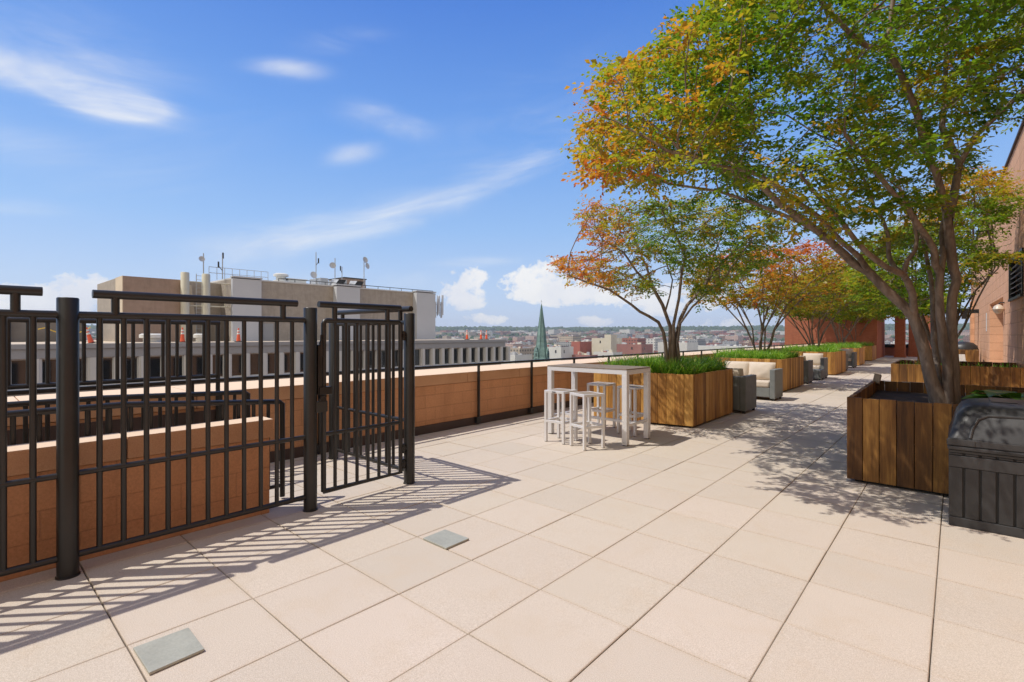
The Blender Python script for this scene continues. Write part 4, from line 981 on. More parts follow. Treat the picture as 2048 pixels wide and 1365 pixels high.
# ------------------------------------------------------------------ neighbouring office block
NX = -40.0
def build_neighbour():
    t = thing('office_block', 'grey office block across the street with a window band and tan rooftop penthouse', 'building', (NX, 10, 1))
    ye = 43.8; ys = -36
    mb = MB(); mb.box(NX - 24, NX - .36, ys, ye - .3, -33, -1.6); mb.build('lower_wall', M['conc_grey'], t)
    mb = MB(); mb.box(NX - 24, NX + .05, ys, ye, .16, .98); mb.box(NX - 24, NX + .14, ys, ye + .1, .72, 1.0); mb.build('roof_fascia', M['conc_grey'], t, bevel=.01)
    mb = MB(); mb.box(NX - 24, NX - .02, ys, ye - .02, 1.003, 1.02); mb.build('roof', M['roof_gravel'], t)
    mb = MB(); mb.box(NX - .36, NX + .02, ys, ye - .1, -1.75, -1.57); mb.build('sill_band', M['conc_light'], t)
    mb = MB(); mb.box(NX - 24, NX - .9, ys, ye - .6, -1.56, .15); mb.build('core_wall', M['conc_grey'], t)
    p = 1.285; k0 = -18
    for k in range(k0, 25):
        y = 12.99 + p * k
        mb = MB(); mb.box(NX - .30, NX, y + .39, y + p - .39, -1.568, .158); mb.box(NX, NX + .08, y + .5, y + p - .5, -1.568, .158); mb.build('mullion', M['conc_light'], t)
        mb = MB(); mb.box(NX - .28, NX - .22, y - .388, y + .388, -1.50, .10); w = mb.build('window', M['glass'], t)
        mb = MB(); mb.box(NX - .22, NX - .17, y - .388, y - .345, -1.568, .158); mb.box(NX - .22, NX - .17, y + .345, y + .388, -1.568, .158); mb.box(NX - .22, NX - .17, y - .344, y + .344, -1.568, -1.49); mb.box(NX - .22, NX - .17, y - .344, y + .344, .09, .158); mb.build('frame', M['conc_light'], w)
    # penthouse
    bx = -46.0
    mb = MB(); mb.box(bx - 2.3, bx, 8.54, 12.27, 1.02, 5.92); mb.build('penthouse_wall', M['brown_wall'], t)
    mb = MB(); mb.box(bx - 2.29, bx - .01, 8.50, 8.539, 1.02, 5.93); mb.build('end_panel', M['cream_wall'], t)
    mb = MB(); mb.box(bx - 12, bx - 2.4, 8.9, 15.9, 1.02, 6.1); mb.build('recess_wall', M['tan_wall'], t)
    mb = MB(); mb.box(bx - 12, bx, 15.9, 38.1, 1.02, 6.3); mb.build('penthouse_wall', M['tan_wall'], t)
    mb = MB(); mb.box(bx - 12, bx + .06, 15.92, 38.2, 6.303, 6.42); mb.build('roof_trim', M['conc_light'], t)
    for y0, y1, d in ((15.9, 18.25, .35), (25.2, 27.75, .7), (34.9, 37.6, .7)):
        mb = MB(); mb.box(bx + .002, bx + d, y0, y1, 1.02, 6.34); mb.box(bx + .002, bx + d + .08, y0 - .06, y1 + .06, 6.425, 6.55); mb.build('white_panel', M['panel_white'], t)
    mb = MB(); mb.box(bx + .003, bx + .05, 18.5, 19.4, 1.03, 2.55); mb.build('roof_door', M['conc_grey'], t)
    for px in (370, 412):
        y, Z = onx(px, bx + .25); mb = MB(); mb.lathe((bx + .25, y, 1.02), [(.30, 0), (.30, 5.45), (.26, 5.5)], 20); mb.build('flue', M['pipe_cream'], t, smooth=True)
    mb = MB(); mb.prism([(12.6, 1.02), (13.9, 1.02), (13.4, 5.7), (13.0, 5.7)], 0, .3, mtx=Matrix.Translation((bx - 1.9, 0, 0)) @ Matrix(((0, 0, 1, 0), (1, 0, 0, 0), (0, 1, 0, 0), (0, 0, 0, 1)))); mb.build('slanted_pier', M['cream_wall'], t)
    mb = MB()
    for z in (3.9, 4.6, 5.85): mb.tube([(bx - .2, 12.35, z), (bx - .2, 15.85, z)], .05, 8)
    mb.tube([(bx - .2, 15.5, 3.9), (bx - .2, 15.5, 5.85)], .05, 8); mb.build('pipe_run', M['pipe_cream'], t, smooth=True)
    mb = MB()
    for dy in (0, .45): mb.tube([(bx + .02, 12.95 + dy + .35, 1.1), (bx + .02, 12.95 + dy + .35, 6.5)], .03, 6)
    for k in range(16): mb.tube([(bx + .02, 13.3, 1.4 + .33 * k), (bx + .02, 13.75, 1.4 + .33 * k)], .02, 6)
    mb.build('roof_ladder', M['metal_grey'], t)
    # low bulkhead on the near part of the roof
    mb = MB(); mb.box(-57, -52.5, -8, 7.2, 1.02, 2.5); mb.build('low_bulkhead', M['bulkhead'], t)
    mb = MB(); mb.box(-52.4, -52.1, 2.6, 3.0, 1.02, 2.55); mb.build('bulkhead_post', M['cream_wall'], t)
build_neighbour()
def roof_pt(px, x, py): y, Z = onx(px, x); return Vector((x, y, EYE - (py - 670) / FOC * Z))
def build_roof_things():
    bx = -46.0
    def mast(px, x, pytop, zb, label, dishes=(), arms=()):
        p = roof_pt(px, x, pytop); t = thing('antenna_mast', label, 'antenna', (x, p.y, zb), 'antenna masts on the penthouse roof')
        mb = MB(); mb.tube([(x, p.y, zb), (x, p.y, p.z)], .045, 8); mb.build('pole', M['metal_grey'], t, smooth=True)
        for dx, py, r, ang in dishes:
            r *= .78
            q = roof_pt(px + dx, x, py); mt = Matrix.Translation((x + .12, q.y, q.z)) @ Matrix.Rotation(R(ang), 4, 'Z') @ Matrix.Rotation(R(80), 4, 'Y')
            mb = MB(); vs = []; fs = []; n = 18
            for k in range(5):
                rr = r * k / 4
                for a in range(n): vs.append(mt @ Vector((rr * math.cos(6.2832 * a / n), rr * math.sin(6.2832 * a / n), .18 * (rr / r) ** 2 * r * 2)))
            for k in range(4):
                for a in range(n): fs.append((k * n + a, k * n + (a + 1) % n, (k + 1) * n + (a + 1) % n, (k + 1) * n + a))
            mb.add(vs, fs); mb.tube([(x, p.y, q.z), (x + .1, q.y, q.z)], .025, 6); d = mb.build('dish', M['panel_white'], t, smooth=True)
        for dx, py in arms:
            q = roof_pt(px + dx, x, py); mb = MB(); mb.tube([(x, p.y, q.z - .4), (x, q.y, q.z)], .03, 6); mb.tube([(x, q.y, q.z - .15), (x, q.y, q.z + .35)], .07, 8); mb.build('aerial', M['metal_dark'], t)
    mast(407, -47.5, 507, 6.4, 'antenna mast with one dish above the two cream flues', [(-5, 519, .3, 0)])
    mast(445, -47.5, 510, 6.4, 'antenna mast with dark camera head and side arms beside the roof railing', (), [(-8, 532), (1, 514)])
    mast(632, -49, 505, 6.4, 'thin antenna mast left of the rooftop ducts', [(-7, 551, .45, 0)], [(5, 524)])
    mast(670, -49, 517, 6.4, 'antenna mast with a dish standing behind the ducts', [(-6, 532, .42, -20)])
    mast(684, -50, 534, 6.4, 'short antenna mast above the duct housings', (), [(-3, 539)])
    mast(728, -49, 519, 6.4, 'antenna mast carrying two round dishes at the end of the duct house', [(0, 521, .45, 10), (4, 533, .45, 20)])
    t = thing('roof_railing', 'thin pipe railing along the penthouse roof behind the flues', 'railing', (-47.5, 15, 6.42))
    a = onx(418, -47.5)[0]; b = onx(536, -47.5)[0]
    mb = MB()
    for z in (6.85, 7.35): mb.tube([(-47.5, a, z), (-47.5, b, z)], .025, 6)
    for k in range(9): y = a + (b - a) * k / 8; mb.tube([(-47.5, y, 6.3), (-47.5, y, 7.35)], .025, 6)
    mb.build('pipe_frame', M['metal_grey'], t)
    t = thing('roof_edge_rail', 'low dark pipe rail along the penthouse roof edge', 'railing', (-46.3, 26, 6.42))
    mb = MB(); mb.tube([(-46.25, 20, 6.72), (-46.25, 38, 6.72)], .035, 6)
    for k in range(13): mb.tube([(-46.25, 20 + 1.5 * k, 6.42), (-46.25, 20 + 1.5 * k, 6.72)], .03, 6)
    mb.build('pipe_frame', M['metal_dark'], t)
    y, Z = onx(562, -49); t = thing('roof_vent', 'round capped roof vent on the penthouse roof', 'vent', (-49, y, 6.4))
    mb = MB(); mb.lathe((-49, y, 6.3), [(.7, 0), (.7, .5), (.45, .55), (.45, .9), (.68, .92), (.68, 1.1), (.5, 1.2)], 18); mb.build('hood', M['conc_light'], t, smooth=True)
    y, Z = onx(591, -49); t = thing('roof_hatch', 'low flat roof hatch box beside the round vent', 'hatch', (-49, y, 6.4))
    mb = MB(); mb.box(-50, -48.6, y - .9, y + .9, 6.3, 6.95); mb.box(-50.1, -48.5, y - 1, y + 1, 6.952, 7.08); mb.build('lid', M['conc_light'], t)
    for k, (pa, pb, lab) in enumerate(((641, 675, 'left galvanised duct housing with dark angled mouth on the penthouse'), (679, 711, 'right galvanised duct housing with dark angled mouth on the penthouse'))):
        y0 = onx(pa, -48.2)[0]; y1 = onx(pb, -48.2)[0]; t = thing('duct_housing', lab, 'air duct', (-48.2, y0, 6.4))
        mb = MB(); mb.box(-50.5, -48.2, y0, y0 + (y1 - y0) * .45, 6.3, 7.35); mb.build('cabinet', M['metal_grey'], t)
        ya = y0 + (y1 - y0) * .45 + .01; mb = MB(); mb.add([(-48.2, ya, 6.4), (-47.3, ya + .1, 6.45), (-47.0, ya + .5, 7.2), (-48.2, ya + .4, 7.3), (-48.2, y1, 6.4), (-47.3, y1, 6.45), (-47.0, y1 + .3, 7.2), (-48.2, y1 + .3, 7.3)], [(0, 1, 2, 3), (4, 7, 6, 5), (0, 3, 7, 4), (3, 2, 6, 7), (0, 4, 5, 1)]); mb.build('hood', M['metal_grey'], t)
        mb = MB(); mb.add([(-47.32, ya + .13, 6.5), (-47.05, ya + .5, 7.14), (-47.05, y1 + .22, 7.14), (-47.32, y1 - .05, 6.5)], [(0, 1, 2, 3)]); mb.build('mouth', M['metal_dark'], t)
    y0 = onx(690, -50.5)[0]; y1 = onx(732, -50.5)[0]; t = thing('duct_house', 'brown and grey plant house on the penthouse roof behind the ducts', 'plant room', (-50.6, y0, 6.4))
    mb = MB(); mb.box(-54, -50.6, y0, y1, 6.3, 7.85); mb.build('wall', M['brown_wall'], t)
    mb = MB(); mb.box(-54.1, -50.5, y0 - .1, y1 + .1, 7.852, 7.95); mb.build('roof', M['metal_dark'], t)
    t = thing('panel_antenna', 'cluster of tall pale panel antennas hung on the penthouse end', 'antenna', (-46.5, 38.2, 5))
    mb = MB()
    for k in range(5):
        y = 38.5 + .28 * k; z0 = 3.6 + .35 * (k % 3); mb.box(-46.6 + .12 * (k % 2), -46.42 + .12 * (k % 2), y, y + .16, z0, z0 + 1.9 + .5 * (k == 4))
    mb.build('panels', M['panel_white'], t)
    mb = MB()
    for z in (4.2, 5.2): mb.tube([(-46.7, 38.05, z), (-46.7, 39.9, z)], .05, 6)
    for k in range(4): mb.tube([(-46.75, 38.4 + .35 * k, 3.8), (-46.75, 38.4 + .35 * k, 6.3)], .04, 6)
    mb.build('bracket', M['metal_grey'], t)
    # orange channelizer cones along the roof edge
    def cone(label):
        t = thing('traffic_cone', label, 'cone', (0, 0, 0), 'orange cones along the office roof edge')
        mb = MB(); mb.lathe((0, 0, 0), [(.15, .06), (.055, .98), (.035, 1.04), (.02, 1.06)], 14); mb.build('body', M['cone'], t, smooth=True)
        mb = MB(); mb.box(-.22, .22, -.22, .22, 0, .06); mb.build('base', M['rubber'], t, bevel=.02)
        for z, r0, r1 in ((.58, .1, .088), (.78, .081, .069)):
            mb = MB(); mb.lathe((0, 0, 0), [(r0 + .004, z), (r1 + .004, z + .12)], 14); mb.build('band', M['cone_white'], t, smooth=True)
        return t
    labs = ['orange cone on the office roof edge in front of the brown penthouse wall', 'orange cone on the office roof edge in front of the first white panel', 'tilted orange cone at the near end of the yellow tape on the office roof', 'lone orange cone near the far right end of the office roof', 'left one of the two close orange cones at the right end of the office roof', 'right one of the two close orange cones at the right end of the office roof']
    c0 = None
    for (px, lab) in zip((365, 477, 183, 934, 962, 973), labs):
        y, Z = onx(px, -40.6)
        if c0 is None: c0 = cone(lab); c = c0; c.location = (-40.6, y, 1.02)
        else: c = dup(c0, (-40.6, y, 1.02), 0, lab)
        if px == 183: c.rotation_euler = (R(14), 0, 0)
    pts = []
    for px, py in ((76, 659), (90, 656), (105, 662), (118, 666), (135, 668), (155, 667), (170, 661), (181, 655)): pts.append(roof_pt(px, -41.5, py))
    mb = MB(); mb.tube(pts, .035, 6); tag(mb.build('caution_tape', M['tape'], smooth=True), 'yellow caution tape strung along the office roof', 'tape')
    for px, r, lab in ((304, .75, 'round pale roof vent drum on the office roof behind the fence'), (402, .5, 'small round pale roof vent near the flues on the office roof')):
        y, Z = onx(px, -43); t = thing('roof_drum', lab, 'vent', (-43, y, 1.02)); mb = MB(); mb.lathe((-43, y, 1.02), [(r * .7, 0), (r * .7, .3), (r, .32), (r, .55), (r * .8, .62)], 18); mb.build('hood', M['conc_light'], t, smooth=True)
build_roof_things()

# ------------------------------------------------------------------ spire, city and hills
def gz(x, y):
    r = math.hypot(x, y); n = mnoise.noise((x * .0006, y * .0006, 3.3)); n2 = mnoise.noise((x * .002, y * .002, 8.1))
    return -34 + 34 * sm(900, 2400, r) + 40 * sm(2300, 3700, r) * (1 + .35 * n) + 5 * n2 * sm(600, 1500, r)
def build_spire():
    p = at(1083, 230, -12); t = thing('church_spire', 'slender green copper church spire rising above the city roofs', 'spire', tuple(p))
    rot = R(41.6 + 22.5)
    def octa(r, z, n=8): return [(p.x + r * math.cos(rot + 6.28318 * k / n), p.y + r * math.sin(rot + 6.28318 * k / n), z) for k in range(n)]
    prof = [(4.6, -13), (3.5, -8), (2.75, -4.5), (2.5, -3), (1.8, 3.5), (.95, 9.5), (.26, 14.6), (.08, 15.4)]
    mb = MB(); vs = []; fs = []
    for r, z in prof: vs += octa(r, z)
    for i in range(len(prof) - 1):
        for k in range(8): fs.append((i * 8 + k, i * 8 + (k + 1) % 8, i * 8 + 8 + (k + 1) % 8, i * 8 + 8 + k))
    mb.add(vs, fs)
    for k in range(8):
        mb.tube([Vector((*octa(r + .03, z)[k][:2], z)) for r, z in prof], .09, 6)
    mb.build('spire_roof', M['copper'], t)
    mb = MB(); mb.tube([(p.x, p.y, 15.2), (p.x, p.y, 17.6)], .05, 6); mb.tube([(p.x - .35 * CY, p.y - .35 * SY, 16.9), (p.x + .35 * CY, p.y + .35 * SY, 16.9)], .05, 6); mb.lathe((p.x, p.y, 15.5), [(.02, -.2), (.2, 0), (.02, .2)], 10); mb.build('finial_cross', M['copper_dark'], t)
    for k in range(4):
        a = k * math.pi / 2; d = Vector((math.cos(a), math.sin(a), 0)); s = Vector((-d.y, d.x, 0)); c = Vector((p.x, p.y, 0)) + d * 3.9
        mb = MB(); vs = [c - s * .9 + Vector((0, 0, -11)), c + s * .9 + Vector((0, 0, -11)), c + s * .9 + Vector((0, 0, -6.8)), c + Vector((0, 0, -4.2)), c - s * .9 + Vector((0, 0, -6.8))]
        vs += [v - d * 2.4 for v in vs]; mb.add(vs, [(0, 1, 2, 3, 4), (9, 8, 7, 6, 5), (0, 5, 6, 1), (1, 6, 7, 2), (2, 7, 8, 3), (3, 8, 9, 4), (4, 9, 5, 0)]); g = mb.build('gable', M['copper'], t)
        mb = MB()
        for j in range(6):
            z = -10 + .75 * j; q = c + d * .03; mb.add([q - s * .5 + Vector((0, 0, z)), q + s * .5 + Vector((0, 0, z)), q + s * .5 + Vector((0, 0, z + .4)), q - s * .5 + Vector((0, 0, z + .4))], [(0, 1, 2, 3)])
        mb.build('louvre', M['copper_dark'], g)
    mb = MB(); mb.box(p.x - 3.4, p.x + 3.4, p.y - 3.4, p.y + 3.4, -34, -13); mb.build('tower', M['plain_maroon'], t)
build_spire()
HERO = []
def hero(px, Z, wx_, wy_, ztop, mat, label, cat='building', wins=0, parapet=True):
    """axis-aligned city block whose near corner stands at column px, depth Z"""
    p = at(px, Z, 0); HERO.append((p.x - wx_ / 2, p.y + wy_ / 2, max(wx_, wy_) * .75))
    zb = gz(p.x, p.y) - 2; t = thing('city_building', label, cat, (p.x, p.y, zb))
    mb = MB(); mb.box(p.x - wx_, p.x, p.y, p.y + wy_, zb, ztop); mb.build('wall', M[mat], t)
    mb = MB(); mb.box(p.x - wx_ + .3, p.x - .3, p.y + .3, p.y + wy_ - .3, ztop + .01, ztop + .15); mb.build('roof', M['roof_pale'], t)
    if parapet:
        mb = MB(); z0, z1 = ztop + .005, ztop + .7; mb.box(p.x - wx_, p.x, p.y, p.y + .28, z0, z1); mb.box(p.x - .28, p.x, p.y + .281, p.y + wy_, z0, z1); mb.box(p.x - wx_, p.x - wx_ + .28, p.y + .281, p.y + wy_, z0, z1); mb.build('roof_parapet', M[mat], t)
    rs = random.Random(int(px * 7))
    for k in range(rs.randint(3, 7)):
        cx = p.x - wx_ * rs.uniform(.15, .85); cy = p.y + wy_ * rs.uniform(.15, .85); e = rs.uniform(.6, 1.6); hh = rs.uniform(.8, 2.4)
        if wx_ < 8: break
        mb = MB(); mb.box(cx - e, cx + e, cy - e * .7, cy + e * .7, ztop + .16, ztop + .16 + hh); mb.build('roof_unit', M[rs.choice(('plain_white', 'plain_grey', 'plain_cream', 'metal_grey', 'plain_maroon'))], t)
    for k in range(wins):
        u = (k + .5) / wins
        mb = MB(); c = p.x - wx_ * u; mb.box(c - .6, c + .6, p.y - .08, p.y - .002, ztop - 3.6, ztop - 1.5); mb.build('window', M['glass'], t)
        if k < max(1, wins - 1):
            mb = MB(); c = p.y + wy_ * u; mb.box(p.x + .002, p.x + .08, c - .6, c + .6, ztop - 3.6, ztop - 1.5); mb.build('window', M['glass'], t)
hero(1122, 345, 18, 15, -7.6, 'plain_white', 'white city building just right of the green spire, with dark windows', wins=2)
hero(1108, 430, 16, 22, -9, 'c_grey', 'pale grey building with flat roof directly behind the spire')
hero(1160, 425, 9, 22, -5.0, 'plain_red', 'bright red brick building right of the white one behind the table')
hero(1150, 640, 34, 30, -8.5, 'c_grey', 'wide grey building further back beyond the red brick one')
hero(1146, 880, 30, 26, -1.5, 'c_tan', 'tall tan building far off, above the red brick building')
hero(1218, 420, 17, 22, -2.0, 'plain_cream', 'tall cream tower rising in the middle of the roofs', wins=1)
hero(1222, 398, 6, 9, 1.0, 'plain_cream', 'small cream stair head on top of the middle tower')
hero(1226, 350, 16, 13, -11.5, 'plain_white', 'low white building before the cream tower', wins=3)
hero(1283, 400, 34, 20, -6.8, 'plain_maroon', 'long maroon brick building with pale roof edge between tower and tree', wins=2)
hero(1275, 560, 24, 20, -3.0, 'c_red', 'dark maroon building behind the long brick one')
hero(1180, 345, 16, 10, -13.2, 'plain_maroon', 'low reddish building below the bright red one')
hero(1310, 640, 30, 20, -4, 'c_white', 'pale building seen just left of the tree trunk')
hero(1374, 420, 26, 24, -5.6, 'plain_white', 'big white block seen between the tree stems')
hero(1395, 700, 40, 30, -5.5, 'c_grey', 'grey flat block right of the first tree trunk')
hero(1510, 470, 66, 34, -10.2, 'plain_white', 'very long white flat roof beyond the parapet between two trees')
hero(1560, 640, 34, 24, -9.0, 'c_red', 'brick building behind the second planter tree')
hero(1030, 330, 22, 18, -12.5, 'plain_white', 'low pale roofed building left of the spire')
hero(1040, 420, 22, 22, -10.5, 'c_tan', 'low tan roofed building left behind the spire')
def build_city():
    rs = random.Random(5)
    kinds = [('c_red', 'small red brick city building among the far roofs'), ('c_brown', 'small brown brick city building among the far roofs'), ('c_white', 'small white city building among the far roofs'), ('c_tan', 'small tan stone city building among the far roofs'), ('c_grey', 'small grey city building among the far roofs'), ('c_pale', 'small pale pink city building among the far roofs')]
    wts = [3, 3, 3.2, 2.6, 3, 1.5]
    mass = MB(); n_ind = 0; protos = []
    sp = at(1083, 230, 0); cells = []
    for (r0, r1, cell) in ((270, 760, 27), (760, 1500, 36), (1500, 2900, 62)):
        n = int(r1 / cell) + 2
        for i in range(-n, n):
            for j in range(-n, n):
                x = (i + .5) * cell; y = (j + .5) * cell; r = math.hypot(x, y)
                if not (r0 <= r < r1): continue
                X = x * CY + y * SY; Z = -x * SY + y * CY
                if Z < 100: continue
                u = 1024 + FOC * X / Z
                if not (-60 < u < 2160): continue
                cells.append((r, x, y, cell, u))
    cells.sort()
    for r, x, y, cell, u in cells:
        if rs.random() < (.12 if r < 760 else .25 if r < 1500 else .42): continue
        if any((x - a) ** 2 + (y - b) ** 2 < (c + 12) ** 2 for a, b, c in HERO): continue
        if (x - sp.x) ** 2 + (y - sp.y) ** 2 < 400: continue
        if r > 500 and mnoise.noise((x * .004, y * .004, 1.7)) > .34: continue          # tree-filled parks
        k = rs.choices(range(6), wts)[0]; w = cell * rs.uniform(.42, .85); d = cell * rs.uniform(.42, .85)
        zb = gz(x, y) - 3; h = rs.uniform(8, 14) + (rs.random() < .10) * rs.uniform(4, 12); h = h if r < 1500 else h * 1.1
        if r < 420: h = min(h, 19)
        x += rs.uniform(-3, 3); y += rs.uniform(-3, 3)
        def make(mb, mi=0):
            mb.box(x - w / 2, x + w / 2, y - d / 2, y + d / 2, zb, zb + 3 + h, mi=mi)
            for q in range(rs.choice((1, 1, 2, 3))):
                a = x + rs.uniform(-.35, .35) * w; b = y + rs.uniform(-.35, .35) * d; e = rs.uniform(1, 2.8); mb.box(a - e, a + e, b - e * .7, b + e * .7, zb + 3 + h + .01, zb + 3 + h + rs.uniform(1, 3), mi=mi)
        if 845 < u < 1960 and n_ind < 270 and r < 1100:
            mb = MB(); make(mb); o = mb.build('city_house', M[kinds[k][0]]); tag(o, kinds[k][1], 'building', 'small city buildings far beyond the parapet'); n_ind += 1
        else: make(mass, k)
    o = mass.build('distant_city', [M[k[0]] for k in kinds]); struct(o, 'stuff', 'mass of distant city buildings up to the wooded ridge')
    print('city individuals', n_ind)
build_city()
def blobs(name, spots, label):
    bm = bmesh.new(); bmesh.ops.create_icosphere(bm, subdivisions=2, radius=1); bv = np.array([v.co[:] for v in bm.verts]); bf = np.array([[v.index for v in f.verts] for f in bm.faces]); bm.free()
    V = []; F = []; o = 0
    for x, y, z, r in spots:
        dis = 1 + RNG.normal(0, .16, len(bv)); s = np.array([r * RNG.uniform(.8, 1.3), r * RNG.uniform(.8, 1.3), r * RNG.uniform(.7, 1.1)])
        V.append(bv * dis[:, None] * s + np.array([x, y, z + r * .45])); F.append(bf + o); o += len(bv)
    V = np.concatenate(V); F = np.concatenate(F); me = bpy.data.meshes.new(name); me.vertices.add(len(V)); me.vertices.foreach_set('co', V.reshape(-1))
    me.loops.add(F.size); me.loops.foreach_set('vertex_index', F.reshape(-1).astype(np.int32)); me.polygons.add(len(F)); me.polygons.foreach_set('loop_start', np.arange(0, F.size, 3, dtype=np.int32)); me.update(calc_edges=True)
    me.materials.append(M['woods']); ob = bpy.data.objects.new(name, me); C.objects.link(ob); struct(ob, 'stuff', label)
def build_green():
    rs = random.Random(9); sp = []
    for _ in range(5200):
        u = rs.uniform(-80, 2180); r = 300 + 2700 * rs.random() ** .75; X = (u - 1024) / FOC; Z = r / math.hypot(1, X); p = cam_pt(X * Z, Z, 0)
        if any((p.x - a) ** 2 + (p.y - b) ** 2 < (c + 3) ** 2 for a, b, c in HERO): continue
        if r < 480 and rs.random() < .75: continue
        park = mnoise.noise((p.x * .004, p.y * .004, 1.7)) > .34
        if not park and rs.random() < .35: continue
        sp.append((p.x, p.y, gz(p.x, p.y), rs.uniform(4, 7.5) * (1.0 if r < 1500 else 1.35)))
    blobs('city_trees', sp, 'green street and park trees scattered between the distant houses')
    sp = []
    for _ in range(4200):
        u = rs.uniform(-80, 2180); r = rs.uniform(2850, 4000); X = (u - 1024) / FOC; Z = r / math.hypot(1, X); p = cam_pt(X * Z, Z, 0); sp.append((p.x, p.y, gz(p.x, p.y), rs.uniform(9, 17)))
    blobs('wooded_ridge', sp, 'wooded ridge along the horizon')
    vs = []; fs = []; A = 180; rr = [0, 60, 200, 400, 650, 900, 1200, 1500, 1800, 2100, 2400, 2700, 3000, 3300, 3600, 3900, 4200, 4500]
    for r in rr:
        for k in range(A): a = 6.28318 * k / A; x, y = r * math.cos(a), r * math.sin(a); vs.append((x, y, gz(x, y) - 60 * sm(4000, 4500, r)))
    for i in range(len(rr) - 1):
        for k in range(A): fs.append((i * A + k, (i + 1) * A + k, (i + 1) * A + (k + 1) % A, i * A + (k + 1) % A))
    mb = MB(); mb.add(vs, fs); struct(mb.build('ground', M['ground'], smooth=True))
build_green()

# ------------------------------------------------------------------ air
def build_haze():
    mb = MB(); mb.box(-4600, 4600, -4600, 4600, -102, 118)
    m = bpy.data.materials.new('pale_air'); m.use_nodes = True; nt = m.node_tree; nt.nodes.remove(nt.nodes['Principled BSDF'])
    v = N(nt, 'ShaderNodeVolumePrincipled'); v.inputs['Color'].default_value = (.80, .88, 1, 1); v.inputs['Density'].default_value = HAZE; v.inputs['Anisotropy'].default_value = .2
    nt.links.new(v.outputs[0], [n for n in nt.nodes if n.type == 'OUTPUT_MATERIAL'][0].inputs['Volume'])
    struct(mb.build('haze', m), 'stuff', 'thin pale haze over the far city')
HAZE = .00013
build_haze()

